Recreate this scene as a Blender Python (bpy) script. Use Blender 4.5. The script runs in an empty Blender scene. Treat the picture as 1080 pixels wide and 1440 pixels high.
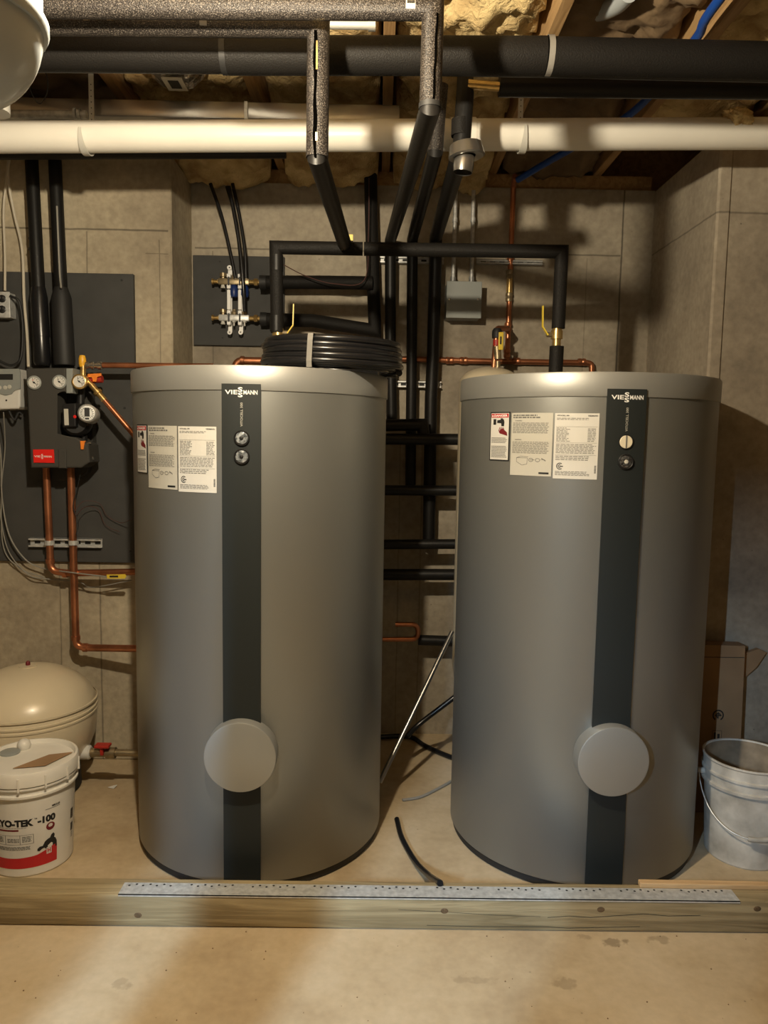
import bpy, bmesh, math, random
from mathutils import Vector, Matrix, noise
random.seed(7)
PI = math.pi
SC = bpy.context.scene
COL = SC.collection

# ------------------------------------------------------------------ camera
CAM_H = 1.526
YAW, PITCH, ROLL, FPX = .009, .1002, .0168, 1067.7
_f = Vector((math.sin(YAW)*math.cos(PITCH), math.cos(YAW)*math.cos(PITCH), -math.sin(PITCH)))
_r0 = Vector((math.cos(YAW), -math.sin(YAW), 0)); _u0 = _r0.cross(_f)
_r = math.cos(ROLL)*_r0 + math.sin(ROLL)*_u0
_u = -math.sin(ROLL)*_r0 + math.cos(ROLL)*_u0
CAM = Vector((0, 0, CAM_H))
cd = bpy.data.cameras.new('camera'); co = bpy.data.objects.new('camera', cd); COL.objects.link(co)
cd.sensor_fit = 'VERTICAL'; cd.sensor_height = 24.0; cd.lens = FPX/1440*24.0
cd.clip_start = .02; cd.clip_end = 50
M3 = Matrix((( _r.x, _u.x, -_f.x), (_r.y, _u.y, -_f.y), (_r.z, _u.z, -_f.z)))
co.matrix_world = Matrix.Translation(CAM) @ M3.to_4x4()
SC.camera = co

# ------------------------------------------------------------------ world, lights, exposure
W = bpy.data.worlds.new('world'); SC.world = W; W.use_nodes = True
W.node_tree.nodes['Background'].inputs[0].default_value = (.75, .85, 1, 1)
W.node_tree.nodes['Background'].inputs[1].default_value = .02
SC.view_settings.view_transform = 'Standard'; SC.view_settings.look = 'None'
SC.view_settings.gamma = 1.0; SC.view_settings.use_curve_mapping = False
SC.view_settings.exposure = 0.0
LAMP = Vector((-.34, 1.25, 2.37))
def lamp(name, kind, loc, power, color, **kw):
    d = bpy.data.lights.new(name, kind); d.energy = power; d.color = color
    for k, v in kw.items(): setattr(d, k, v)
    o = bpy.data.objects.new(name, d); COL.objects.link(o); o.location = loc
    return o
lamp('bulb_light', 'POINT', LAMP, 142, (1, .848, .615), shadow_soft_size=.028)
l2 = lamp('work_light', 'AREA', (-1.35, -1.3, 2.15), 165, (.55, .77, 1), shape='RECTANGLE', size=.03, size_y=.4)
l2.rotation_euler = (Vector((0.3, 2.6, .5))-Vector((-1.35, -1.3, 2.15))).to_track_quat('-Z', 'Y').to_euler()

# ------------------------------------------------------------------ picture -> place
def ray(px, py): return _f + _r*((px-540)/FPX) - _u*((py-720)/FPX)
def at(px, py, Y):
    d = ray(px, py); return CAM + d*(Y/d.y)
def onz(px, py, z):
    d = ray(px, py); return CAM + d*((z-CAM_H)/d.z)

# ------------------------------------------------------------------ materials
def nm(name):
    m = bpy.data.materials.new(name); m.use_nodes = True
    nt = m.node_tree; return m, nt, nt.nodes['Principled BSDF']
def P(name, col, rough=.5, metal=0., spec=None, var=0., vscale=20, bump=0., bscale=80, bdist=.004, col2=None, vdetail=3, coat=0, stretch=(1, 1, 1), rvar=0.):
    m, nt, b = nm(name)
    b.inputs['Base Color'].default_value = (*col, 1); b.inputs['Roughness'].default_value = rough
    b.inputs['Metallic'].default_value = metal
    if spec is not None: b.inputs['Specular IOR Level'].default_value = spec
    if coat: b.inputs['Coat Weight'].default_value = coat
    N = nt.nodes; Lk = nt.links
    if var or bump or rvar:
        tc = N.new('ShaderNodeNewGeometry'); mp = N.new('ShaderNodeMapping'); mp.inputs['Scale'].default_value = stretch
        Lk.new(tc.outputs['Position'], mp.inputs[0])
    if var:
        n = N.new('ShaderNodeTexNoise'); n.inputs['Scale'].default_value = vscale; n.inputs['Detail'].default_value = vdetail
        Lk.new(mp.outputs[0], n.inputs['Vector'])
        r = N.new('ShaderNodeValToRGB'); r.color_ramp.elements[0].position = .3; r.color_ramp.elements[1].position = .7
        c2 = col2 or tuple(min(1, c*(1+var)) for c in col); c1 = col if col2 else tuple(c*(1-var) for c in col)
        r.color_ramp.elements[0].color = (*c1, 1); r.color_ramp.elements[1].color = (*c2, 1)
        Lk.new(n.outputs['Fac'], r.inputs[0]); Lk.new(r.outputs[0], b.inputs['Base Color'])
    if bump:
        n2 = N.new('ShaderNodeTexNoise'); n2.inputs['Scale'].default_value = bscale; n2.inputs['Detail'].default_value = 3
        Lk.new(mp.outputs[0], n2.inputs['Vector'])
        bp = N.new('ShaderNodeBump'); bp.inputs['Strength'].default_value = bump; bp.inputs['Distance'].default_value = bdist
        Lk.new(n2.outputs['Fac'], bp.inputs['Height']); Lk.new(bp.outputs[0], b.inputs['Normal'])
        if rvar:
            mr = N.new('ShaderNodeMapRange'); mr.inputs['To Min'].default_value = rough-rvar; mr.inputs['To Max'].default_value = rough+rvar
            mr.inputs['From Min'].default_value = .3; mr.inputs['From Max'].default_value = .7
            Lk.new(n2.outputs['Fac'], mr.inputs[0]); Lk.new(mr.outputs[0], b.inputs['Roughness'])
    return m

def concrete(name, lines, colA, colB, colC, bump=.25, fine=(.84, 1.14), stains=()):
    """poured concrete; lines = [(axis, value, width, strength, (axis2, lo, hi) or None)] form joints"""
    m, nt, b = nm(name); N = nt.nodes; L = nt.links
    g = N.new('ShaderNodeNewGeometry'); sp = N.new('ShaderNodeSeparateXYZ'); L.new(g.outputs['Position'], sp.inputs[0])
    n1 = N.new('ShaderNodeTexNoise'); n1.inputs['Scale'].default_value = 1.7; n1.inputs['Detail'].default_value = 6; n1.inputs['Roughness'].default_value = .62
    L.new(g.outputs['Position'], n1.inputs['Vector'])
    r = N.new('ShaderNodeValToRGB'); e = r.color_ramp.elements
    e[0].position = .32; e[0].color = (*colA, 1); e[1].position = .68; e[1].color = (*colC, 1)
    k = e.new(.5); k.color = (*colB, 1)
    L.new(n1.outputs['Fac'], r.inputs[0])
    n2 = N.new('ShaderNodeTexNoise'); n2.inputs['Scale'].default_value = 38; n2.inputs['Detail'].default_value = 5
    L.new(g.outputs['Position'], n2.inputs['Vector'])
    mr = N.new('ShaderNodeMapRange'); mr.inputs['From Min'].default_value = .25; mr.inputs['From Max'].default_value = .75
    mr.inputs['To Min'].default_value = fine[0]; mr.inputs['To Max'].default_value = fine[1]; L.new(n2.outputs['Fac'], mr.inputs[0])
    mx = N.new('ShaderNodeMix'); mx.data_type = 'RGBA'; mx.blend_type = 'MULTIPLY'; mx.inputs[0].default_value = 1
    L.new(r.outputs[0], mx.inputs[6]); L.new(mr.outputs[0], mx.inputs[7])
    # pinholes
    vo = N.new('ShaderNodeTexVoronoi'); vo.inputs['Scale'].default_value = 26; L.new(g.outputs['Position'], vo.inputs['Vector'])
    ph = N.new('ShaderNodeMapRange'); ph.inputs['From Min'].default_value = .0; ph.inputs['From Max'].default_value = .10
    ph.inputs['To Min'].default_value = 1; ph.inputs['To Max'].default_value = 0; L.new(vo.outputs['Distance'], ph.inputs[0])
    ngate = N.new('ShaderNodeTexNoise'); ngate.inputs['Scale'].default_value = 5; L.new(g.outputs['Position'], ngate.inputs['Vector'])
    gt = N.new('ShaderNodeMapRange'); gt.inputs['From Min'].default_value = .56; gt.inputs['From Max'].default_value = .66; L.new(ngate.outputs['Fac'], gt.inputs[0])
    pm = N.new('ShaderNodeMath'); pm.operation = 'MULTIPLY'; L.new(ph.outputs[0], pm.inputs[0]); L.new(gt.outputs[0], pm.inputs[1])
    acc = pm.outputs[0]
    wob = N.new('ShaderNodeTexNoise'); wob.inputs['Scale'].default_value = 7; wob.inputs['Detail'].default_value = 4; L.new(g.outputs['Position'], wob.inputs['Vector'])
    for ax, val, wd, st, rng in lines:
        s = N.new('ShaderNodeMath'); s.operation = 'SUBTRACT'; L.new(sp.outputs[ax], s.inputs[0]); s.inputs[1].default_value = val
        wv = N.new('ShaderNodeMath'); wv.operation = 'MULTIPLY_ADD'; L.new(wob.outputs['Fac'], wv.inputs[0]); wv.inputs[1].default_value = .008; L.new(s.outputs[0], wv.inputs[2])
        w2 = N.new('ShaderNodeMath'); w2.operation = 'SUBTRACT'; L.new(wv.outputs[0], w2.inputs[0]); w2.inputs[1].default_value = .004
        a = N.new('ShaderNodeMath'); a.operation = 'ABSOLUTE'; L.new(w2.outputs[0], a.inputs[0])
        q = N.new('ShaderNodeMapRange'); q.inputs['From Min'].default_value = 0; q.inputs['From Max'].default_value = wd
        q.inputs['To Min'].default_value = st; q.inputs['To Max'].default_value = 0; L.new(a.outputs[0], q.inputs[0])
        o = q.outputs[0]
        if rng:
            for sgn, lim in ((1, rng[1]), (-1, rng[2])):
                c = N.new('ShaderNodeMath'); c.operation = 'GREATER_THAN' if sgn > 0 else 'LESS_THAN'
                L.new(sp.outputs[rng[0]], c.inputs[0]); c.inputs[1].default_value = lim
                mm = N.new('ShaderNodeMath'); mm.operation = 'MULTIPLY'; L.new(o, mm.inputs[0]); L.new(c.outputs[0], mm.inputs[1]); o = mm.outputs[0]
        x = N.new('ShaderNodeMath'); x.operation = 'MAXIMUM'; L.new(acc, x.inputs[0]); L.new(o, x.inputs[1]); acc = x.outputs[0]
    base = mx.outputs[2]
    if stains:
        sn = N.new('ShaderNodeTexNoise'); sn.inputs['Scale'].default_value = 22; sn.inputs['Detail'].default_value = 3; L.new(g.outputs['Position'], sn.inputs['Vector']); sacc = None
        for sx, sy, rx, ry, st_ in stains:
            mpp = N.new('ShaderNodeMapping'); mpp.vector_type = 'TEXTURE'; mpp.inputs['Location'].default_value = (sx, sy, 0); mpp.inputs['Scale'].default_value = (rx, ry, 1)
            L.new(g.outputs['Position'], mpp.inputs[0]); ln_ = N.new('ShaderNodeVectorMath'); ln_.operation = 'LENGTH'; L.new(mpp.outputs[0], ln_.inputs[0])
            q = N.new('ShaderNodeMapRange'); q.inputs['From Min'].default_value = .3; q.inputs['From Max'].default_value = 1; q.inputs['To Min'].default_value = .24; q.inputs['To Max'].default_value = -.2; L.new(ln_.outputs['Value'], q.inputs[0])
            ad = N.new('ShaderNodeMath'); ad.operation = 'ADD'; L.new(q.outputs[0], ad.inputs[0]); L.new(sn.outputs['Fac'], ad.inputs[1])
            th = N.new('ShaderNodeMapRange'); th.inputs['From Min'].default_value = .62; th.inputs['From Max'].default_value = .72; th.inputs['To Max'].default_value = st_; L.new(ad.outputs[0], th.inputs[0])
            if sacc is None: sacc = th.outputs[0]
            else:
                mxx = N.new('ShaderNodeMath'); mxx.operation = 'MAXIMUM'; L.new(sacc, mxx.inputs[0]); L.new(th.outputs[0], mxx.inputs[1]); sacc = mxx.outputs[0]
        ms = N.new('ShaderNodeMix'); ms.data_type = 'RGBA'; L.new(sacc, ms.inputs[0]); L.new(base, ms.inputs[6]); ms.inputs[7].default_value = (.12, .085, .045, 1); base = ms.outputs[2]
    m2 = N.new('ShaderNodeMix'); m2.data_type = 'RGBA'; L.new(acc, m2.inputs[0]); L.new(base, m2.inputs[6]); m2.inputs[7].default_value = (.045, .038, .03, 1)
    L.new(m2.outputs[2], b.inputs['Base Color'])
    h = N.new('ShaderNodeMath'); h.operation = 'SUBTRACT'; L.new(n2.outputs['Fac'], h.inputs[0]); L.new(acc, h.inputs[1])
    bp = N.new('ShaderNodeBump'); bp.inputs['Strength'].default_value = bump; bp.inputs['Distance'].default_value = .006
    L.new(h.outputs[0], bp.inputs['Height']); L.new(bp.outputs[0], b.inputs['Normal'])
    b.inputs['Roughness'].default_value = .85; b.inputs['Specular IOR Level'].default_value = .25
    return m

def wood(name, c1, c2, axis=0, scale=1.0, rough=.7):
    m, nt, b = nm(name); N = nt.nodes; L = nt.links
    g = N.new('ShaderNodeNewGeometry'); mp = N.new('ShaderNodeMapping')
    s = [30*scale]*3; s[axis] = 1.6*scale; mp.inputs['Scale'].default_value = s
    L.new(g.outputs['Position'], mp.inputs[0])
    n = N.new('ShaderNodeTexNoise'); n.inputs['Scale'].default_value = 1.0; n.inputs['Detail'].default_value = 5; n.inputs['Distortion'].default_value = .9
    L.new(mp.outputs[0], n.inputs['Vector'])
    mu = N.new('ShaderNodeMath'); mu.operation = 'MULTIPLY'; mu.inputs[1].default_value = 7; L.new(n.outputs['Fac'], mu.inputs[0])
    fr = N.new('ShaderNodeMath'); fr.operation = 'PINGPONG'; fr.inputs[1].default_value = 1; L.new(mu.outputs[0], fr.inputs[0])
    n3 = N.new('ShaderNodeTexNoise'); n3.inputs['Scale'].default_value = 3; n3.inputs['Detail'].default_value = 4; L.new(g.outputs['Position'], n3.inputs['Vector'])
    ad = N.new('ShaderNodeMath'); ad.operation = 'MULTIPLY_ADD'; ad.inputs[1].default_value = .45; L.new(fr.outputs[0], ad.inputs[0]); L.new(n3.outputs['Fac'], ad.inputs[2])
    r = N.new('ShaderNodeValToRGB'); e = r.color_ramp.elements; e[0].position = .35; e[0].color = (*c1, 1); e[1].position = 1.0; e[1].color = (*c2, 1)
    L.new(ad.outputs[0], r.inputs[0]); L.new(r.outputs[0], b.inputs['Base Color'])
    bp = N.new('ShaderNodeBump'); bp.inputs['Strength'].default_value = .3; bp.inputs['Distance'].default_value = .002
    L.new(fr.outputs[0], bp.inputs['Height']); L.new(bp.outputs[0], b.inputs['Normal']); b.inputs['Roughness'].default_value = rough
    return m

M = {}
xl = lambda px, py, Y: at(px, py, Y).x
M['wall_l'] = concrete('concrete_left', [(2, 2.398, .006, .8, (0, -3, -.93)), (0, xl(122, 350, 3.42), .005, .55, (2, 1.9, 2.39)), (0, xl(224, 350, 3.42), .004, .5, (2, .2, 2.36)),
        (0, xl(86, 900, 3.42), .005, .5, (2, 0, 1.2)), (0, xl(143, 950, 3.42), .006, .6, (2, 0, .95)), (2, 2.30, .003, .5, (0, -1.03, -.93))], (.28, .235, .17), (.42, .36, .26), (.54, .47, .34))
M['wall_b'] = concrete('concrete_back', [(2, 2.413, .006, .7, (0, -.9, 1.16)), (0, 1.165, .006, .9, (2, .0, 2.8)), (0, xl(300, 500, 3.78), .004, .5, (2, 1.2, 2.4)),
        (0, xl(822, 450, 3.78), .004, .35, (2, 1.2, 2.4)), (0, .11, .004, .4, (2, 0, 1.5)), (0, .22, .005, .4, (2, 0, 1.5))], (.24, .205, .16), (.35, .305, .235), (.44, .39, .305))
M['wall_r'] = concrete('concrete_right', [(2, 2.418, .006, .6, None)], (.24, .205, .16), (.35, .30, .23), (.43, .375, .29))
M['wall_o'] = concrete('concrete_rear', [], (.10, .085, .065), (.14, .12, .09), (.18, .16, .12))
M['floor'] = concrete('concrete_floor', [], (.37, .275, .165), (.49, .385, .245), (.57, .465, .32), bump=.06, fine=(.93, 1.06), stains=[(.74, 2.165, .10, .05, .5), (.90, 2.18, .10, .04, .35), (.66, 2.19, .05, .03, .3), (.55, 2.0, .07, .06, .3), (-.69, 1.97, .08, .04, .25), (.30, 2.0, .12, .03, .2), (-.2, 1.75, .10, .04, .2)])
M['tank'] = P('silver_paint', (.28, .285, .27), rough=.42, metal=.65, bump=.03, bscale=500, bdist=.001, rvar=.03)
M['cap'] = P('silver_cover', (.37, .375, .36), rough=.44, metal=.55, bump=.03, bscale=500, bdist=.001)
M['strip'] = P('charcoal_strip', (.016, .02, .02), rough=.55, spec=.35)
M['black'] = P('black_plastic', (.012, .012, .013), rough=.4)
M['rubber'] = P('black_rubber', (.013, .013, .013), rough=.6)
M['pex'] = P('black_tube', (.010, .010, .011), rough=.27)
M['foam'] = P('pipe_foam', (.011, .010, .009), rough=.6, spec=.16, bump=.5, bscale=260, bdist=.003, rvar=.1)
M['glint'] = P('glinting_foam', (.011, .009, .008), rough=.45, spec=.3, bump=.7, bscale=300, bdist=.003, var=1, vscale=420, col2=(.13, .112, .095), vdetail=2)
_rr = [n for n in M['glint'].node_tree.nodes if n.type == 'VALTORGB'][0].color_ramp.elements; _rr[0].position = .50; _rr[1].position = .72
M['slitshade'] = P('slit_recess_shade', (.0008, .0007, .0006), rough=1, spec=0)  # near-black paint for the shade inside a split sleeve
M['smoothfoam'] = P('smooth_foam', (.009, .0085, .008), rough=.45, spec=.28, bump=.15, bscale=60, bdist=.003)
M['tape'] = P('grey_tape', (.22, .21, .19), rough=.35, spec=.6, bump=.3, bscale=30, bdist=.004)
M['copper'] = P('copper', (.50, .20, .10), rough=.36, metal=.85, var=.35, vscale=9, bump=.06, bscale=60, bdist=.002)
M['brass'] = P('brass', (.62, .43, .17), rough=.3, metal=.85, var=.2, vscale=40)
M['oldbrass'] = P('dull_brass', (.36, .29, .18), rough=.4, metal=.75, var=.25, vscale=40)
M['chrome'] = P('chrome', (.72, .70, .66), rough=.22, metal=.95)
M['galv'] = P('galvanized', (.60, .61, .60), rough=.42, metal=.4, var=.2, vscale=55)
M['duct'] = P('duct_metal', (.34, .33, .31), rough=.28, metal=.9, bump=.25, bscale=6, bdist=.01)
M['foil'] = P('crumpled_foil', (.7, .7, .68), rough=.3, metal=.95, bump=1, bscale=16, bdist=.05)
M['pvc'] = P('white_pvc', (.80, .775, .70), rough=.34, var=.03, vscale=6)
M['pvcend'] = P('white_strap', (.58, .57, .52), rough=.4)
M['bright'] = P('white_nylon', (.9, .9, .88), rough=.35)
M['white'] = P('white_enamel', (.52, .57, .60), rough=.22, coat=.3)
M['cream'] = P('cream_enamel', (.70, .61, .44), rough=.3, coat=.4, var=.04, vscale=5)
M['pail'] = P('pail_plastic', (.72, .70, .64), rough=.38, var=.06, vscale=8)
M['dirty'] = P('dirty_pail', (.36, .34, .30), rough=.5, var=.3, vscale=11, col2=(.70, .68, .62), vdetail=6)
M['pailin'] = P('pail_inside', (.24, .19, .13), rough=.6, var=.4, vscale=14)
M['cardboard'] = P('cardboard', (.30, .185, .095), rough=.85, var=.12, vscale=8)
M['label'] = P('label_white', (.66, .655, .62), rough=.45)
M['label2'] = P('label_grey', (.52, .51, .455), rough=.5)
M['ink'] = P('ink_black', (.012, .012, .012), rough=.6)
M['inkgrey'] = P('ink_grey', (.16, .16, .15), rough=.6)
M['red'] = P('ink_red', (.50, .015, .02), rough=.5)
M['badge'] = P('red_badge', (.75, .02, .015), rough=.35)
M['maroon'] = P('ink_maroon', (.16, .01, .015), rough=.5)
M['logo'] = P('logo_white', (.85, .85, .83), rough=.4)
M['orange'] = P('orange_plastic', (.85, .24, .03), rough=.4)
M['amber'] = P('amber_plastic', (.85, .45, .03), rough=.4)
M['yellow'] = P('yellow_lever', (.72, .53, .05), rough=.4)
M['redlever'] = P('red_lever', (.42, .03, .02), rough=.45)
M['bluecap'] = P('blue_cap', (.01, .03, .14), rough=.4)
M['bluepipe'] = P('blue_tube', (.01, .07, .36), rough=.35)
M['panel'] = P('grey_board', (.048, .048, .046), rough=.75, var=.12, vscale=12)
M['epp'] = P('moulded_foam', (.045, .043, .038), rough=.8, bump=.3, bscale=260, bdist=.002)
M['box'] = P('grey_enamel', (.27, .29, .28), rough=.4)
M['wirewhite'] = P('white_cable', (.55, .50, .40), rough=.5)
M['wiregrey'] = P('grey_cable', (.26, .25, .22), rough=.5)
M['wirebrown'] = P('brown_wire', (.08, .035, .03), rough=.5)
M['beam'] = wood('treated_timber', (.20, .15, .075), (.40, .32, .18), 0, .9)
M['lath'] = wood('fresh_pine', (.48, .30, .14), (.68, .46, .24), 0, .8)
M['joist'] = wood('joist_pine', (.30, .17, .065), (.52, .33, .15), 1, .7)
M['sheath'] = wood('subfloor_board', (.16, .10, .05), (.26, .17, .09), 0, .3)
M['bulb'] = P('porcelain', (.8, .78, .72), rough=.3)
M['dial'] = P('dial_glass', (.05, .058, .065), rough=.12, coat=1, var=.9, vscale=130, col2=(.36, .39, .42), vdetail=1)
M['dialdark'] = P('dial_dark', (.012, .012, .012), rough=.12, coat=1, var=.6, vscale=150, col2=(.10, .10, .10), vdetail=1)
M['plug'] = P('cream_plug', (.74, .68, .52), rough=.4)

def insul_mat():
    m, nt, b = nm('fibreglass'); N = nt.nodes; L = nt.links
    g = N.new('ShaderNodeNewGeometry')
    n = N.new('ShaderNodeTexNoise'); n.inputs['Scale'].default_value = 9; n.inputs['Detail'].default_value = 6; L.new(g.outputs['Position'], n.inputs['Vector'])
    r = N.new('ShaderNodeValToRGB'); e = r.color_ramp.elements; e[0].position = .3; e[0].color = (.33, .21, .09, 1); e[1].position = .66; e[1].color = (.74, .58, .30, 1)
    L.new(n.outputs['Fac'], r.inputs[0]); L.new(r.outputs[0], b.inputs['Base Color'])
    n2 = N.new('ShaderNodeTexNoise'); n2.inputs['Scale'].default_value = 45; n2.inputs['Detail'].default_value = 6; n2.inputs['Distortion'].default_value = 1; L.new(g.outputs['Position'], n2.inputs['Vector'])
    bp = N.new('ShaderNodeBump'); bp.inputs['Strength'].default_value = .8; bp.inputs['Distance'].default_value = .015; L.new(n2.outputs['Fac'], bp.inputs['Height']); L.new(bp.outputs[0], b.inputs['Normal'])
    b.inputs['Roughness'].default_value = .95; b.inputs['Specular IOR Level'].default_value = .15
    return m
M['insul'] = insul_mat()
M['kraft'] = P('brown_facing', (.13, .085, .045), rough=.9, var=.3, vscale=7, col2=(.26, .18, .10), bump=.4, bscale=14, bdist=.02, vdetail=5)

# ------------------------------------------------------------------ object helpers
BASE = {}
def obj(name, bm, mat, parent=None, smooth=False, angle=40, label=None, cat=None, group=None, kind=None, tri=None):
    bmesh.ops.recalc_face_normals(bm, faces=bm.faces[:])
    xs = [v.co for v in bm.verts]
    lo = Vector((min(v.x for v in xs), min(v.y for v in xs), min(v.z for v in xs)))
    hi = Vector((max(v.x for v in xs), max(v.y for v in xs), max(v.z for v in xs)))
    base = Vector(((lo.x+hi.x)/2, (lo.y+hi.y)/2, lo.z))
    bmesh.ops.translate(bm, verts=bm.verts[:], vec=-base)
    me = bpy.data.meshes.new(name)
    if smooth:
        for f in bm.faces: f.smooth = True
        ca = math.radians(angle)
        for e in bm.edges:
            if len(e.link_faces) == 2 and e.calc_face_angle(0) > ca: e.smooth = False
    bm.to_mesh(me); bm.free()
    me.materials.append(M[mat] if isinstance(mat, str) else mat)
    o = bpy.data.objects.new(name, me); COL.objects.link(o)
    o.location = base - (BASE[parent.name] if parent else Vector())
    if parent: o.parent = parent
    BASE[o.name] = base
    if label: o['label'] = label
    if cat: o['category'] = cat
    if group: o['group'] = group
    if kind: o['kind'] = kind
    return o
def thing(name, label, cat, loc, group=None):
    o = bpy.data.objects.new(name, None); COL.objects.link(o); o.location = loc; o.empty_display_size = .05
    o['label'] = label; o['category'] = cat
    if group: o['group'] = group
    BASE[o.name] = Vector(loc); return o
def NB(): return bmesh.new()

def box(bm, lo, hi, bevel=0, seg=2, mtx=None):
    lo = Vector(lo); hi = Vector(hi)
    r = bmesh.ops.create_cube(bm, size=1); vs = r['verts']
    for v in vs:
        v.co = Vector(((lo.x+hi.x)/2 + v.co.x*(hi.x-lo.x), (lo.y+hi.y)/2 + v.co.y*(hi.y-lo.y), (lo.z+hi.z)/2 + v.co.z*(hi.z-lo.z)))
    if bevel:
        es = list({e for v in vs for e in v.link_edges})
        rr = bmesh.ops.bevel(bm, geom=es, offset=bevel, segments=seg, profile=.5, affect='EDGES')
        vs = list({v for f in rr['faces'] for v in f.verts} | set(v for v in vs if v.is_valid))
    if mtx is not None: bmesh.ops.transform(bm, matrix=mtx, verts=[v for v in vs if v.is_valid])
    return vs
def frame(d):
    d = d.normalized(); a = Vector((0, 0, 1)) if abs(d.z) < .9 else Vector((1, 0, 0))
    x = d.cross(a).normalized(); return x, d.cross(x).normalized()
def sweep(bm, pts, r, n=14, caps=True, rad=None):
    """tube along pts with mitred joints"""
    pts = [Vector(p) for p in pts]; k = len(pts); dirs = [(pts[i+1]-pts[i]).normalized() for i in range(k-1)]
    x, y = frame(dirs[0]); rings = []
    for i in range(k):
        din = dirs[max(0, i-1)]; dout = dirs[min(k-2, i)]
        R = rad[i] if rad else r
        tang = (din+dout).normalized() if (din+dout).length > 1e-6 else din
        ring = []
        for j in range(n):
            a = 2*PI*j/n; off = (x*math.cos(a)+y*math.sin(a))*R
            # slide along incoming direction onto mitre plane
            t = -off.dot(tang)/max(.2, din.dot(tang)); t = max(-3*R, min(3*R, t))
            ring.append(bm.verts.new(pts[i]+off+din*t))
        rings.append(ring)
        if i < k-1 and i > 0:
            ax = din.cross(dout)
            if ax.length > 1e-7:
                q = Matrix.Rotation(din.angle(dout), 3, ax.normalized()); x = (q @ x).normalized(); y = (q @ y).normalized()
        
    for i in range(k-1):
        for j in range(n):
            bm.faces.new((rings[i][j], rings[i][(j+1) % n], rings[i+1][(j+1) % n], rings[i+1][j]))
    if caps: bm.faces.new(rings[0][::-1]); bm.faces.new(rings[-1])
    return rings
def fillet(pts, r, n=6):
    pts = [Vector(p) for p in pts]; out = [pts[0]]
    for i in range(1, len(pts)-1):
        a = pts[i-1]-pts[i]; b = pts[i+1]-pts[i]; ang = a.angle(b)
        if ang > PI-.02: out.append(pts[i]); continue
        d = min(r/math.tan(ang/2), a.length*.48, b.length*.48); a.normalize(); b.normalize()
        p0 = pts[i]+a*d; p2 = pts[i]+b*d
        for k in range(n+1):
            t = k/n; out.append(p0*(1-t)**2 + pts[i]*2*t*(1-t)*1.0 + p2*t*t)
    out.append(pts[-1]); return out
def smoothpath(pts, n=8):
    pts = [Vector(p) for p in pts]; out = []
    q = [pts[0]*2-pts[1]]+pts+[pts[-1]*2-pts[-2]]
    for i in range(1, len(q)-2):
        for k in range(n):
            t = k/n
            out.append(.5*((2*q[i])+(q[i+1]-q[i-1])*t+(2*q[i-1]-5*q[i]+4*q[i+1]-q[i+2])*t*t+(-q[i-1]+3*q[i]-3*q[i+1]+q[i+2])*t**3))
    out.append(pts[-1]); return out
def cyl(bm, p0, p1, r0, r1=None, n=20, caps=True):
    return sweep(bm, [p0, p1], r0, n, caps, rad=[r0, r0 if r1 is None else r1])
def lathe(bm, prof, c, axis=(0, 0, 1), n=32, a0=0, a1=2*PI, spin0=None):
    """prof = [(r, h)...] about axis through c"""
    c = Vector(c); ax = Vector(axis).normalized()
    if abs(ax.z) > .999: x = Vector((1, 0, 0)); y = Vector((0, 1, 0))*(1 if ax.z > 0 else -1)
    else: x, y = frame(ax)
    full = abs(a1-a0-2*PI) < 1e-6; m = n if full else n+1; rings = []
    for r, h in prof:
        if r < 1e-6: rings.append([bm.verts.new(c+ax*h)]); continue
        rings.append([bm.verts.new(c+ax*h+(x*math.cos(a0+(a1-a0)*j/n)+y*math.sin(a0+(a1-a0)*j/n))*r) for j in range(m)])
    for A, B in zip(rings, rings[1:]):
        for j in range(n):
            j2 = (j+1) % m
            if len(A) == 1 and len(B) == 1: continue
            if len(A) == 1: bm.faces.new((A[0], B[j], B[j2]))
            elif len(B) == 1: bm.faces.new((A[j], A[j2], B[0]))
            else: bm.faces.new((A[j], A[j2], B[j2], B[j]))
def prism(bm, outline, y0, y1, bevel=0):
    """outline [(x,z)] extruded along y"""
    a = [bm.verts.new((x, y0, z)) for x, z in outline]; b = [bm.verts.new((x, y1, z)) for x, z in outline]
    f1 = bm.faces.new(a); bm.faces.new(b[::-1])
    for i in range(len(a)):
        j = (i+1) % len(a); bm.faces.new((a[i], b[i], b[j], a[j]))
    if bevel: bmesh.ops.bevel(bm, geom=list(f1.edges), offset=bevel, segments=3, profile=.5, affect='EDGES')
def surf_z(o):  # unused hook
    return o

_txt = {}
def text_geo(s, ext=.0, bold=0.):
    key = (s, ext, bold)
    if key in _txt: return _txt[key]
    cu = bpy.data.curves.new('t', 'FONT'); cu.body = s; cu.size = 1; cu.offset = bold; cu.resolution_u = 3
    o = bpy.data.objects.new('t', cu); COL.objects.link(o)
    dg = bpy.context.evaluated_depsgraph_get(); me = bpy.data.meshes.new_from_object(o.evaluated_get(dg))
    V = [v.co.copy() for v in me.vertices]; Fc = [list(p.vertices) for p in me.polygons]
    bpy.data.objects.remove(o); bpy.data.curves.remove(cu); bpy.data.meshes.remove(me)
    xs = [v.x for v in V]; ys = [v.y for v in V]
    res = (V, Fc, min(xs), max(xs), min(ys), max(ys)); _txt[key] = res; return res
def put_text(bm, s, u0, u1, v0, v1, fn, bold=0., lift=0.):
    """fit text in rectangle u0..u1, v0..v1 of a surface map fn(u, v, w)"""
    V, Fc, a, b, c, d = text_geo(s, 0, bold)
    vs = [bm.verts.new(fn(u0+(v.x-a)/(b-a)*(u1-u0), v0+(v.y-c)/(d-c)*(v1-v0), lift)) for v in V]
    for f in Fc:
        try: bm.faces.new([vs[i] for i in f])
        except ValueError: pass
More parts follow.
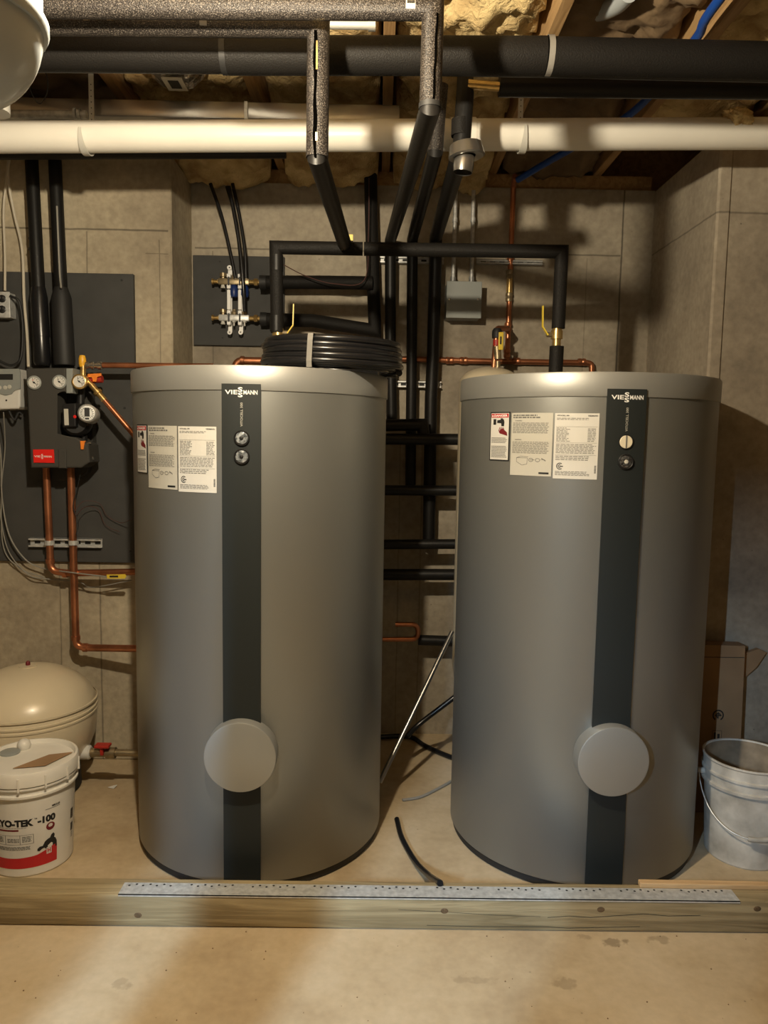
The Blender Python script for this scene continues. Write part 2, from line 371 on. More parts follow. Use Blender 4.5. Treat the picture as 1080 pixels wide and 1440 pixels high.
def put_text_up(bm, s, u0, u1, v0, v1, fn, bold=0., lift=0.):
    """text reading upwards"""
    V, Fc, a, b, c, d = text_geo(s, 0, bold)
    vs = [bm.verts.new(fn(u1-(v.y-c)/(d-c)*(u1-u0), v0+(v.x-a)/(b-a)*(v1-v0), lift)) for v in V]
    for f in Fc:
        try: bm.faces.new([vs[i] for i in f])
        except ValueError: pass
def quad(bm, u0, u1, v0, v1, fn, lift, nu=1):
    for i in range(nu):
        a = u0+(u1-u0)*i/nu; b = u0+(u1-u0)*(i+1)/nu
        bm.faces.new([bm.verts.new(fn(a, v0, lift)), bm.verts.new(fn(b, v0, lift)), bm.verts.new(fn(b, v1, lift)), bm.verts.new(fn(a, v1, lift))])
def poly(bm, pts, fn, lift): bm.faces.new([bm.verts.new(fn(u, v, lift)) for u, v in pts])
def greek(bm, u0, u1, v0, v1, rows, fn, lift, rnd, fill=.45, ragged=.12):
    """rows of small word marks: print too fine to read"""
    h = (v1-v0)/rows
    for i in range(rows):
        top = v1-h*i; u = u0; end = u1-(u1-u0)*rnd.uniform(0, ragged)
        while u < end:
            w = rnd.uniform(.004, .013); e = min(u+w, end)
            quad(bm, u, e, top-h*fill, top, fn, lift); u = e+.0025

# ================================================================== THE SETTING
WT = 2.72; JB = 2.79; JT = 3.02
bm = NB(); box(bm, (-3, -2.6, -.12), (3, 4.2, 0)); obj('floor', bm, 'floor', kind='structure')
bm = NB(); box(bm, (-3, 3.42, 0), (-.915, 4.2, WT), .006, 1); obj('wall_left', bm, 'wall_l', kind='structure')
bm = NB(); box(bm, (-.915, 3.78, 0), (1.312, 4.2, WT)); obj('wall_back', bm, 'wall_b', kind='structure')
bm = NB(); box(bm, (1.312, 3.07, 0), (3, 4.2, WT), .006, 1); box(bm, (1.310, 3.062, 0), (1.365, 3.2, WT), .008, 1); obj('wall_right', bm, 'wall_r', kind='structure')
bm = NB(); box(bm, (-3.15, -2.6, 0), (-3, 4.2, WT)); obj('wall_side_left', bm, 'wall_o', kind='structure')
bm = NB(); box(bm, (3, -2.6, 0), (3.15, 4.2, WT)); obj('wall_side_right', bm, 'wall_o', kind='structure')
bm = NB(); box(bm, (-3.15, -2.75, 0), (3.15, -2.6, WT)); obj('wall_rear', bm, 'wall_o', kind='structure')
bm = NB(); box(bm, (-3.15, -2.75, JT), (3.15, 4.2, JT+.03)); ceil = obj('ceiling', bm, 'sheath', kind='structure')
# sill plates on top of the concrete walls
for lo, hi in (((-3, 3.46, WT), (-.93, 3.60, JB)), ((-.90, 3.80, WT), (1.30, 3.94, JB)), ((1.34, 3.12, WT), (3, 3.26, JB))):
    bm = NB(); box(bm, lo, hi); obj('sill_plate', bm, 'joist', ceil)
JX = [-2.55, -2.03, -1.515, -1.0, -.485, .015, .53, 1.035, 1.55, 2.06, 2.57]
for x in JX:
    bm = NB(); box(bm, (x-.019, -2.6, JB), (x+.019, 4.1, JT), .002, 1); obj('joist', bm, 'joist', ceil)
for lo, hi in (((-3, 3.78, JB), (-.9, 3.82, JT)), ((-.9, 4.0, JB), (3, 4.04, JT))):
    bm = NB(); box(bm, lo, hi); obj('rim_board', bm, 'joist', ceil)
def batt(x0, x1, y0, y1, zb, amp, seed, wallsag=.0, mat='insul'):
    nx = max(4, int((x1-x0)/.016)); ny = max(4, int((y1-y0)/.016)); bm = NB(); g = []
    for j in range(ny+1):
        row = []
        for i in range(nx+1):
            x = x0+(x1-x0)*i/nx; y = y0+(y1-y0)*j/ny; p = Vector((x*7+seed, y*7, seed*1.7))
            f = noise.fractal(p, 1, 2, 5); r = 1-abs(noise.noise(Vector((x*11+seed, y*11, 3.1+seed))))*2
            r2 = 1-abs(noise.noise(Vector((x*24+seed*2, y*24, 7.1))))*2
            z = zb + amp*(f*.8 - r*.55 - r2*.22) - wallsag*max(0, (y-(y1-.55))/.55)
            ed = min(i, nx-i)/nx; z += .035*(1-min(1, ed*7))
            if j == 0 or j == ny or i == 0 or i == nx: z = JT-.03
            z = min(z, JT-.02)
            row.append(bm.verts.new((x+.012*noise.noise(p*2.2), y, z)))
        g.append(row)
    for j in range(ny):
        for i in range(nx): bm.faces.new((g[j][i], g[j][i+1], g[j+1][i+1], g[j+1][i]))
    return obj('insulation_batt', bm, mat, ceil, smooth=True, angle=180)
bays = list(zip(JX, JX[1:]))
for k, (a, b) in enumerate(bays):
    if a < -2.1 or b > 2.2: continue
    y1 = 3.76 if a > -1.02 else 3.76
    if b > 1.5: y1 = 3.3
    cfg = {-1.0: (2.83, .035), .015: (2.835, .055), .53: (2.90, .045), 1.035: (2.88, .04)}
    zb, am = cfg.get(a, (2.83, .035))
    if a == -1.0: batt(a+.024, b-.024, 2.95, y1, zb, am, k*3.3+1, .12); zb = 2.99; y1 = 2.94
    batt(a+.024, b-.024, .9, y1, zb, am, k*3.3+1, .12 if y1 > 3 and -1.02 < a < 1 else .02, 'kraft' if a in (.53, -1.515) else 'insul')

# ================================================================== TANKS
def tank(cx, cy, zl, name_lbl, which):
    R = .4625; H = 1.738; c = Vector((cx, cy, 0)); rnd = random.Random(5+which)
    t = thing('water_tank', name_lbl, 'water tank', c, None)
    def S(u, v, w, c=c):   # u in degrees about the axis from the front, v height, w lift
        a = math.radians(u); return Vector((c.x+(R+w)*math.sin(a), c.y-(R+w)*math.cos(a), v))
    dg = math.degrees(1/R)
    bm = NB(); lathe(bm, [(0, 0), (.445, 0), (.452, .004), (.452, .03), (0, .03)], c, n=96); obj('base_ring', bm, 'rubber', t, True)
    bm = NB(); lathe(bm, [(0, .03), (.457, .03), (R-.001, .036), (R-.001, 1.668), (.44, 1.668)], c, n=128); j = obj('jacket', bm, 'tank', t, True)
    bm = NB(); lathe(bm, [(R-.012, 1.660), (R+.0025, 1.660), (R+.0035, 1.663), (R+.0035, H-.006), (R+.001, H-.001), (R-.006, H), (0, H)], c, n=128); obj('lid', bm, 'cap', t, True)
    # front strip
    z1 = 1.679 if which == 0 else 1.684; z0 = .036; s0, s1 = (-6.9, 8.0) if which == 0 else (-7.0, 8.2)
    bm = NB(); n = 10; rings = []
    for v in (z0, z1):
        rings.append([bm.verts.new(S(s0+(s1-s0)*i/n, v, .009)) for i in range(n+1)]+[bm.verts.new(S(s1+(s0-s1)*i/n, v, -.002)) for i in range(n+1)])
    m = len(rings[0])
    for i in range(m): bm.faces.new((rings[0][i], rings[0][(i+1) % m], rings[1][(i+1) % m], rings[1][i]))
    bm.faces.new(rings[0]); bm.faces.new(rings[1]); strip = obj('front_strip', bm, 'strip', t, True, 30, label='dark charcoal vertical strip')
    mid = (s0+s1)/2; lf = .0098
    bm = NB(); zt = z1-.026; hh = .0135
    put_text(bm, 'VIE', mid-6.1, mid-1.35, zt-hh/2, zt+hh/2, S, .02, lf)
    put_text(bm, 'MANN', mid+.95, mid+6.2, zt-hh/2, zt+hh/2, S, .02, lf)
    for k in (0, 1): put_text(bm, 'S', mid-1.15, mid+.65, zt-.0155+k*.0165, zt-.001+k*.0165, S, .03, lf)
    obj('maker_logo', bm, 'logo', strip, label='white maker lettering')
    bm = NB(); put_text_up(bm, 'VITOCELL 300', mid-.25, mid+.65, z1-.132, z1-.058, S, 0, lf); obj('model_lettering', bm, 'label2', strip, label='small upright grey lettering')
    # gauges
    def dial(z, mat, lbl, needle=True):
        a = math.radians(mid+.3); d = Vector((math.sin(a), -math.cos(a), 0)); o = S(mid+.3, z, .009)
        bm = NB(); lathe(bm, [(0, 0), (.0245, 0), (.0245, .006), (.0225, .008), (.0205, .006), (.0205, .004), (0, .004)], o, d, 36); g = obj('thermometer', bm, 'black', t, True, label=lbl)
        bm = NB(); lathe(bm, [(.0200, .0042), (.0185, .0070), (.012, .0092), (0, .0102)], o, d, 32); obj('dial_lens', bm, mat, g, True)
        bm = NB(); x, y = frame(d)
        for k in range(11):
            an = math.radians(-120+24*k); e = x*math.cos(an)+y*math.sin(an); f = x*-math.sin(an)+y*math.cos(an)
            q = o+d*.0098
            bm.faces.new([bm.verts.new(q+e*.0125+f*.0008-d*.0016), bm.verts.new(q+e*.0125-f*.0008-d*.0016), bm.verts.new(q+e*.0165-f*.0011-d*.0027), bm.verts.new(q+e*.0165+f*.0011-d*.0027)])
        lathe(bm, [(.0068, .0088), (.0062, .0112), (0, .0122)], o, d, 14)
        obj('dial_marks', bm, 'black' if mat == 'dial' else 'label2', g, kind='stuff')
    if which == 0:
        dial(1.511, 'dial', 'upper round thermometer'); dial(1.453, 'dial', 'lower round thermometer')
    else:
        dial(1.457, 'dialdark', 'round black thermometer')
        a = math.radians(mid+.2); d = Vector((math.sin(a), -math.cos(a), 0)); o = S(mid+.2, 1.519, .009)
        bm = NB(); lathe(bm, [(0, 0), (.0205, 0), (.0205, .003), (.019, .0045), (0, .005)], o, d, 32); g = obj('blanking_plug', bm, 'plug', t, True, label='round cream plug with a vertical slot')
        bm = NB(); box(bm, (o.x-.002, o.y-.0062, o.z-.0205), (o.x+.002, o.y-.004, o.z+.0205)); obj('slot', bm, 'inkgrey', g)
        bm = NB(); lathe(bm, [(.0215, 0), (.0235, .001), (.0235, .003), (.0215, .003)], o, d, 32); obj('plug_ring', bm, 'black', g, True)
    # flange cover
    zc = .488; a = math.radians(mid); d = Vector((math.sin(a), -math.cos(a), 0)); o = Vector((c.x, c.y, zc)) + d*(R-.012)
    bm = NB(); lathe(bm, [(0, 0), (.117, 0), (.117, .054), (.1155, .0575), (.112, .059), (0, .0595)], o, d, 72); fc = obj('flange_cover', bm, 'cap', t, True, label='round silver inspection cover')
    # labels
    dz = 0 if which == 0 else .062; LT = 1.546+dz
    def plate(nm_, u0, u1, v0, v1, mat, lift=.0006, lbl=None, tilt=0):
        bm = NB(); n = 8; top = []; bot = []; 
        for i in range(n+1):
            u = u0+(u1-u0)*i/n; top.append(u)
        for (ua, ub) in zip(top, top[1:]):
            bm.faces.new([bm.verts.new(S(ua, v0, lift)), bm.verts.new(S(ub, v0, lift)), bm.verts.new(S(ub, v1, lift)), bm.verts.new(S(ua, v1, lift))])
        bmesh.ops.remove_doubles(bm, verts=bm.verts[:], dist=1e-5)
        r = bmesh.ops.extrude_face_region(bm, geom=bm.faces[:])
        for e in r['geom']:
            if isinstance(e, bmesh.types.BMVert):
                q = Vector((e.co.x-c.x, e.co.y-c.y, 0)).normalized()*.0006; e.co -= q
        return obj(nm_, bm, mat, t, label=lbl)
    deg = lambda m_: m_*dg
    # danger label
    u0, u1 = -57.2, -46.2; v1 = LT+.004; v0 = v1-.164
    L1 = plate('warning_label', u0, u1, v0, v1, 'ink', .0008, 'narrow black-edged danger label')
    bm = NB(); quad(bm, u0+.5, u1-.5, v0+.004, v1-.004, S, .0012, 6); obj('paper', bm, 'label', L1)
    bm = NB(); quad(bm, u0+.7, u1-.7, v1-.019, v1-.006, S, .0016, 5); obj('danger_bar', bm, 'red', L1)
    bm = NB(); put_text(bm, 'DANGER', u0+2.4, u1-1.2, v1-.0165, v1-.0085, S, .03, .002)
    poly(bm, [(u0+1.0, v1-.016), (u0+2.1, v1-.016), (u0+1.55, v1-.0085)], S, .002); obj('danger_lettering', bm, 'logo', L1)
    bm = NB()   # tap pictogram
    poly(bm, [(u0+2.0, v1-.024), (u0+3.6, v1-.024), (u0+3.6, v1-.043), (u0+2.0, v1-.043)], S, .0016)
    poly(bm, [(u0+4.2, v1-.028), (u0+7.8, v1-.024), (u0+8.2, v1-.034), (u0+8.0, v1-.048), (u0+6.6, v1-.048), (u0+6.4, v1-.038), (u0+4.2, v1-.037)], S, .0016)
    poly(bm, [(u0+6.0, v1-.0215), (u0+7.4, v1-.0215), (u0+7.2, v1-.026), (u0+6.2, v1-.026)], S, .0016)
    obj('tap_picture', bm, 'ink', L1)
    bm = NB()   # scalded hand pictogram
    poly(bm, [(u0+5.2, v1-.066), (u0+6.3, v1-.058), (u0+7.4, v1-.055), (u0+9.6, v1-.068), (u0+9.9, v1-.080), (u0+8.0, v1-.076), (u0+5.8, v1-.072)], S, .0016)
    for k in range(4): poly(bm, [(u0+5.0+k*.9, v1-.064+k*.002), (u0+5.5+k*.9, v1-.064+k*.002), (u0+5.9+k*.6, v1-.051), (u0+5.6+k*.6, v1-.051)], S, .0016)
    obj('hand_picture', bm, 'maroon', L1)
    bm = NB(); greek(bm, u0+1.1, u1-1.1, v0+.058, v0+.078, 4, S, .0016, rnd, .5); greek(bm, u0+1.1, u1-1.1, v0+.009, v0+.050, 8, S, .0016, rnd, .5)
    # widen words: degrees
    obj('fine_print', bm, 'inkgrey', L1, kind='stuff')
    def words(bm, u0, u1, v0, v1, rows, fill=.42, ragged=.10):
        h = (v1-v0)/rows
        for i in range(rows):
            top = v1-h*i; u = u0; end = u1-(u1-u0)*rnd.uniform(0, ragged)
            while u < end-.2:
                e = min(u+rnd.uniform(.6, 2.0), end); quad(bm, u, e, top-h*fill, top, S, .0012); u = e+.28
    # instruction label
    u0, u1 = -45.4, -27.2; v1 = LT; v0 = LT-.205
    L2 = plate('instruction_label', u0, u1, v0, v1, 'label2', .0006, 'wider text label in the middle')
    bm = NB(); words(bm, u0+.8, u1-6.5, v1-.0115, v1-.0055, 1, .75, 0)
    words(bm, u0+.8, u1-5, v1-.0185, v1-.0125, 1, .75, 0)
    put_text(bm, 'WARNING', u0+1.8, u0+5, v1-.0275, v1-.0235, S, .03, .0012); put_text(bm, 'WARNING', u0+1.8, u0+5, v1-.0895, v1-.0855, S, .03, .0012)
    words(bm, u0+.8, u1-.9, v1-.068, v1-.032, 9); words(bm, u0+.8, u1-.9, v1-.134, v1-.094, 10)
    obj('fine_print', bm, 'inkgrey', L2, kind='stuff')
    bm = NB(); quad(bm, u1-5.2, u1-1, v0+.007, v0+.013, S, .0012, 2); obj('part_number', bm, 'ink', L2)
    bm = NB()   # small line diagram
    def line(pts, w=.0007):
        for (a, b), (c2, d2) in zip(pts, pts[1:]):
            du = (c2-a)/dg; dv = d2-b; l = math.hypot(du, dv) or 1; nx = -dv/l*w; nz = du/l*w
            poly(bm, [(a-nx*dg, b-nz), (c2-nx*dg, d2-nz), (c2+nx*dg, d2+nz), (a+nx*dg, b+nz)], S, .0012)
    line([(u0+3, v0+.058), (u0+3, v0+.045), (u0+5.6, v0+.034), (u0+7.8, v0+.038), (u0+8, v0+.058), (u0+3, v0+.058), (u0+5, v0+.063), (u0+8.3, v0+.062)])
    for uu in (u0+9.5, u0+12.4): line([(uu+1.0*math.cos(k*PI/4), v0+.052+.0055*math.sin(k*PI/4)) for k in range(9)], .0009)
    line([(u0+9, v0+.052), (u0+15.5, v0+.054)]); line([(u0+14, v0+.058), (u0+15.8, v0+.050)], .0015)
    obj('diagram', bm, 'inkgrey', L2, kind='stuff')
    # data label
    u0, u1 = -26.5, -9.4; v1 = LT-.001; v0 = v1-.209
    L3 = plate('data_label', u0, u1, v0, v1, 'label', .0006, 'white data label nearest the strip')
    bm = NB(); put_text(bm, 'VITOCELL 300', u0+.8, u0+5.6, v1-.0095, v1-.0055, S, .03, .0012)
    put_text(bm, 'VIESSMANN', u1-4.4, u1-.6, v1-.010, v1-.0055, S, .03, .0012); obj('heading', bm, 'ink', L3, kind='stuff')
    bm = NB(); words(bm, u0+.8, u1-4, v1-.023, v1-.015, 2); words(bm, u0+.8, u0+7, v1-.092, v1-.046, 11, .42, .4)
    words(bm, u1-4.2, u1-.7, v1-.092, v1-.048, 9, .42, .25); words(bm, u0+.8, u1-.7, v1-.130, v1-.098, 7); words(bm, u0+.8, u1-3, v1-.152, v1-.136, 3)
    words(bm, u0+.8, u1-3, v0+.009, v0+.024, 4)
    for vv in (v1-.043, v1-.094, v1-.133): quad(bm, u0+.6, u1-.6, vv, vv+.0007, S, .0012, 4)
    obj('fine_print', bm, 'inkgrey', L3, kind='stuff')
    bm = NB()   # certification mark: C around S A shapes
    cu, cv = u0+2.6, v0+.040
    for r0_, r1_, a0_, a1_ in ((.0085, .011, 50, 310), (.0035, .0058, 60, 300)):
        K = 14
        for k in range(K):
            a = math.radians(a0_+(a1_-a0_)*k/K); b = math.radians(a0_+(a1_-a0_)*(k+1)/K)
            poly(bm, [(cu+r0_*math.cos(a)*dg, cv+r0_*math.sin(a)), (cu+r1_*math.cos(a)*dg, cv+r1_*math.sin(a)), (cu+r1_*math.cos(b)*dg, cv+r1_*math.sin(b)), (cu+r0_*math.cos(b)*dg, cv+r0_*math.sin(b))], S, .0012)
    poly(bm, [(cu-.1, cv-.002), (cu+1.3, cv-.002), (cu+1.3, cv+.001), (cu-.1, cv+.001)], S, .0012)
    obj('approval_mark', bm, 'ink', L3)
    bm = NB()
    for k in range(9): quad(bm, u1-1.2, u1-.5, v0+.020+k*.0028, v0+.0214+k*.0028, S, .0012)
    obj('barcode', bm, 'ink', L3, kind='stuff')
    return t, S
tL, SL = tank(-.434, 2.861, 0, 'silver water tank on the left with two thermometers, coil of black tube on top', 0)
tR, SR = tank(.772, 2.864, 0, 'silver water tank on the right with cream plug above its one thermometer', 1)

# ================================================================== TIMBER, STRIP, LATH
BZ = .105; BF = 2.216; BB = 2.302
bm = NB(); box(bm, (-2.6, BF, .003), (2.6, BB, BZ), .003, 2); beam = obj('timber_kerb', bm, 'beam', smooth=True, label='long treated timber beam on the floor before both tanks', cat='timber')
bm = NB()   # drying cracks
def crack(pts, w):
    for (a, b), (c, d) in zip(pts, pts[1:]):
        p = at(a, b, BF); q = at(c, d, BF); y = BF-.0006
        bm.faces.new([bm.verts.new((p.x, y, p.z-w)), bm.verts.new((q.x, y, q.z-w)), bm.verts.new((q.x, y, q.z+w)), bm.verts.new((p.x, y, p.z+w))])
crack([(770, 1290), (800, 1288), (830, 1290), (860, 1288), (905, 1285), (940, 1288), (985, 1287)], .0008)
crack([(600, 1301), (680, 1303), (760, 1303), (800, 1305), (900, 1303)], .0007); crack([(560, 1279), (620, 1282), (700, 1287), (760, 1289)], .0005)
obj('cracks', bm, 'ink', beam, kind='stuff')
for px, py in ((625, 1281), (194, 1287), (845, 1279), (1065, 1278)):
    p = at(px, py, BF); bm = NB(); lathe(bm, [(0, .0012), (.009, .0010), (.012, 0)], (p.x, BF-.0002, p.z), (0, -1, 0), 14)
    for v in bm.verts: v.co.z = p.z+(v.co.z-p.z)*.75
    obj('knot', bm, wood('knot_wood', (.07, .045, .02), (.16, .10, .05), 1, 1.2) if px == 625 else bpy.data.materials['knot_wood'], beam)
pa = onz(172, 1248, BZ); pb = onz(1036, 1262, BZ); st = .003
ang = math.atan2(pb.y-pa.y, pb.x-pa.x); ln = (pb-pa).length
bm = NB(); mt = Matrix.Translation((pa.x, BF+.021, BZ)) @ Matrix.Rotation(0, 4, 'Z')
box(bm, (pa.x, BF-.002, BZ), (pb.x, BF+.060, BZ+st)); box(bm, (pa.x, BF-.002, BZ-.004), (pb.x, BF-.0005, BZ+st))
strip = obj('perforated_strip', bm, 'galv', label='long galvanized perforated metal strip lying on the timber beam', cat='metal strip')
bm = NB(); x = pa.x+.02; k = 0
while x < pb.x-.03:
    if k % 9 < 7: lathe(bm, [(0, st+.0003), (.0040, st+.0003)], (x, BF+.047+(.004 if k % 2 else -.003), BZ), n=8)
    x += .0215; k += 1
obj('punched_holes', bm, 'ink', strip, kind='stuff')
p = onz(897, 1243, BZ); q = onz(1085, 1252, BZ)
bm = NB(); mt = Matrix.Translation((p.x+.26, 2.291, BZ)) @ Matrix.Rotation(-.01, 4, 'Z')
box(bm, (-.26, -.012, .0), (.30, .012, .016), .0015, 1, mt); obj('wood_lath', bm, 'lath', label='thin fresh pine lath lying on the right end of the beam', cat='wood strip')

# ================================================================== PIPES
def pipe(name, pts, r, mat, label, cat='pipe', group=None, miter=True, fr=None, n=16, parent=None):
    bm = NB(); q = pts if miter else fillet(pts, fr or r*2.2); sweep(bm, q, r, n)
    return obj(name, bm, mat, parent, True, 35, label if not parent else None, None if parent else cat, group)
def band(parent, p, d, r, w=.012, mat='tape', name='tape_band'):
    d = Vector(d).normalized(); bm = NB(); lathe(bm, [(r, -w/2), (r+.0015, -w/2), (r+.0015, w/2), (r, w/2)], p, d, 20); return obj(name, bm, mat, parent, True)
# white drain pipe
def online(px, y0_, Y): return at(px, y0_, Y)
wa = at(-60, 193.3, 2.8); wb = at(1140, 187.5, 2.8); wd = (wb-wa)
t = thing('drain_pipe', 'large white plastic pipe running across under the ceiling', 'pipe', (wa+wb)/2)
bm = NB(); sweep(bm, [wa-wd*.15, wb+wd*.15], .0525, 32); obj('pipe', bm, 'pvc', t, True)
bm = NB(); pj = wa+wd*((618+60)/1200)
for px in ():
    pass
lathe(bm, [(.0525, -.045), (.0565, -.045), (.0565, .045), (.0525, .045)], wa+wd*((648+60)/1200), wd, 32); obj('coupling', bm, 'pvc', t, True)
for px, ty, txo in ((120, 104, 116), (733, 137, 727)):
    c = wa+wd*((px+60)/1200)
    h = thing('pipe_hanger', 'white strap hanger on the %s of the white pipe' % ('left part' if px < 500 else 'right half'), 'hanger', c, 'white pipe hangers')
    bm = NB(); w = .012; pts = []
    for k in range(17):
        a = -PI*.5 + PI*2*(k/16)*.62 - .35
        pts.append((c.y-.0545*math.cos(a)*1.0, c.z-.0575*math.sin(a)))
    # open J hook round the pipe
    ring = []
    for k in range(20):
        a = math.radians(200-k*13.5)
        y = c.y+.0565*math.cos(a); z = c.z+.0565*math.sin(a); ring.append((y, z))
    ring = [(c.y-.058*math.cos(math.radians(a)), c.z+.058*math.sin(math.radians(a))) for a in range(10, -190, -12)]
    prev = None
    for i, (y, z) in enumerate(ring):
        o_ = (Vector((0, y, z))-Vector((0, c.y, c.z))).normalized()*.004
        s = .004+.008*min(1, i/6)
        cur = [bm.verts.new((c.x-s, y, z)), bm.verts.new((c.x+s, y, z)), bm.verts.new((c.x+s, y+o_.y, z+o_.z)), bm.verts.new((c.x-s, y+o_.y, z+o_.z))]
        if prev:
            for a_ in range(4): bm.faces.new((prev[a_], prev[(a_+1) % 4], cur[(a_+1) % 4], cur[a_]))
        else: bm.faces.new(cur)
        prev = cur
    bm.faces.new(prev[::-1]); obj('hook', bm, 'pvcend', h, True)
    bm = NB(); box(bm, (c.x-.009, c.y+.056, c.z-.01), (c.x+.009, c.y+.060, JB+.002)); obj('strap', bm, 'pvcend', h)
    bm = NB()
    for k in range(8): lathe(bm, [(0, .0003), (.0022, .0003)], (c.x, c.y+.056, c.z+.06+k*.02), (0, -1, 0), 8)
    obj('strap_holes', bm, 'ink', h, kind='stuff')
# tuft of insulation caught on the white pipe
c = wa+wd*((1030+60)/1200)+Vector((0, 0, .05)); bm = NB(); bmesh.ops.create_icosphere(bm, subdivisions=4, radius=1)
for v in bm.verts:
    q = v.co.copy(); k = 1+.45*noise.fractal(q*1.8+Vector((3, 1, 0)), 1, 2, 4)
    v.co = c+Vector((q.x*.050*k, q.y*.035*k-.035, q.z*.030*k-.012-.012*q.x))
obj('insulation_tuft', bm, 'insul', smooth=True, angle=180, label='torn tuft of insulation caught on the white pipe', cat='insulation')

# big foam pipes at the top
def fp(name, pts, d, mat, label, bands=(), **kw): return pipe(name, pts, d/2, mat, label, **kw)
A0 = at(-40, 8, 1.92); A1 = at(609, 12, 1.92); A2 = at(605, 152, 1.92); A3 = at(549, 338, 3.66); A4 = at(549, 480, 3.69); A5 = at(551, 600, 3.69)
t = thing('insulated_pipe', 'speckled foam pipe along the top edge, dropping and slanting back at the centre', 'pipe', A2, None)
pipe('sleeve', [A0+Vector((-.6, 0, -.01)), A0, A1, A2], .0265, 'glint', None, parent=t, n=24)
pipe('slanted_sleeve', [A2+Vector((0, 0, .03)), A2, A3, A4, A5], .0262, 'smoothfoam', None, parent=t, n=20)
band(t, A2+Vector((0, 0, .004)), (0, 0, 1), .0266, .012, 'rubber', 'joint_band')
bm = NB(); s0 = at(615, 20, 1.9); s1 = at(609, 148, 1.9); y = 1.92-.0262
prevq = None
for k in range(9):
    tt = k/8; p = s0.lerp(s1, tt); p = Vector((p.x+.001*math.sin(k*2.1), 1.92-.0262, p.z)); w = .0026
    cur = (bm.verts.new(p+Vector((-w, 0, 0))), bm.verts.new(p+Vector((w, -.0, 0))))
    if prevq: bm.faces.new((prevq[0], prevq[1], cur[1], cur[0]))
    prevq = cur
obj('slit_shade', bm, 'slitshade', t)  # flat dark strip on the sleeve, painted as shade in the split
bm = NB(); p = at(577, 7, 1.92); lathe(bm, [(.0270, -.011), (.0272, 0), (.0270, .011)], (p.x, 1.92, A1.z), (1, 0, 0), 24, 0, 2*PI)
bmesh.ops.delete(bm, geom=[f for f in bm.faces if not (f.calc_center_median().y < 1.905 and f.calc_center_median().z < A1.z+.018 and f.calc_center_median().z > A1.z-.012)], context='FACES'); stk = obj('sticker', bm, 'label', t, label='small white barcode sticker')
bm = NB()
for k in range(9):
    x = p.x-.009+k*.0021
    box(bm, (x, 1.92-.0292, A1.z-.004), (x+.0011, 1.92-.0278, A1.z+.004))
obj('barcode', bm, 'ink', stk, kind='stuff')
B0 = at(-40, 32, 2.02); B1 = at(448, 36, 2.02); B2 = at(446, 222, 2.02); B3 = at(485, 345, 2.905)
t = thing('insulated_pipe', 'speckled foam pipe under the top one, its split drop left of centre showing copper', 'pipe', B2)
pipe('sleeve', [B0+Vector((-.6, 0, -.01)), B0, B1, B2], .0285, 'glint', None, parent=t, n=24)
pipe('slanted_sleeve', [B2+Vector((0, 0, .03)), B2, B3], .0255, 'smoothfoam', None, parent=t, n=20)
bm = NB(); s0 = at(444, 45, 2.0); s1 = at(443, 223, 2.0); prevq = None
for k in range(13):
    tt = k/12; p = s0.lerp(s1, tt); p = Vector((p.x+.0012*math.sin(k*1.7), 2.02-.0297, p.z)); w = .0028+.0022*abs(math.sin(k*.5+.4))
    cur = (bm.verts.new(p+Vector((-w, 0, 0))), bm.verts.new(p+Vector((w, 0, 0))))
    if prevq: bm.faces.new((prevq[0], prevq[1], cur[1], cur[0]))
    prevq = cur
obj('slit_shade', bm, 'slitshade', t)  # recess shade of the split, painted as a flat strip
bm = NB(); p = at(447, 60, 2.0); q = at(446, 100, 2.0); box(bm, (p.x-.0035, 2.02-.0306, q.z), (p.x+.0005, 2.02-.0300, p.z)); obj('exposed_copper', bm, 'brass', t)
bm = NB(); p = at(446, 188, 2.0); q = at(446, 200, 2.0); box(bm, (p.x-.0035, 2.02-.0306, q.z), (p.x+.0015, 2.02-.0300, p.z)); obj('exposed_copper', bm, 'brass', t)
for px in (289,):
    band(t, Vector((at(px, 35, 2.02).x, 2.02, B1.z)), (1, 0, 0), .029, .018)
bm = NB(); p = at(134, 2, 2.0); sweep(bm, [at(112, 5, 1.93), at(157, 5, 1.93)], .031, 20); lathe(bm, [(.031, -.006), (.034, -.006), (.034, .006), (.031, .006)], at(118, 5, 1.93), (1, 0, 0), 20)
lathe(bm, [(.031, -.006), (.034, -.006), (.034, .006), (.031, .006)], at(151, 5, 1.93), (1, 0, 0), 20); obj('brass_union', bm, 'brass', smooth=True, label='brass coupling in the pipe at the top left corner', cat='pipe fitting')
# big dark mains behind
C0 = at(-60, 72, 2.2); C1 = at(766, 79, 2.2); C2 = at(1150, 88, 2.2)
t = thing('insulated_main', 'thick black foam-covered main running the full width below the ceiling', 'pipe', (C0+C2)/2)
pipe('sleeve', [C0+Vector((-.5, 0, 0)), at(318, 77, 2.2)], .047, 'foam', None, parent=t, n=28); pipe('sleeve', [at(320, 78, 2.2), C1], .0485, 'foam', None, parent=t, n=28)
pipe('sleeve', [C1+Vector((.004, 0, 0)), C2+Vector((.4, 0, 0))], .0475, 'foam', None, parent=t, n=28)
for px, py in ((316, 77), (772, 78)): band(t, at(px, py, 2.2), (1, 0, 0), .0487, .016, 'tape' if px > 500 else 'rubber')
D0 = at(-60, 86, 2.34); D1 = at(610, 92, 2.34)
pipe('insulated_pipe', [D0+Vector((-.4, 0, 0)), D0, D1, at(760, 94, 2.34), at(1150, 103, 2.34)], .028, 'smoothfoam', 'thin black foam pipe tucked below and behind the thick main', n=20)
E0 = at(1150, 124, 2.5); E1 = at(655, 117, 2.5); E2 = at(649, 206, 2.5); E3 = at(613, 333, 3.66); E4 = at(609, 500, 3.69); E5 = at(606, 560, 3.69)
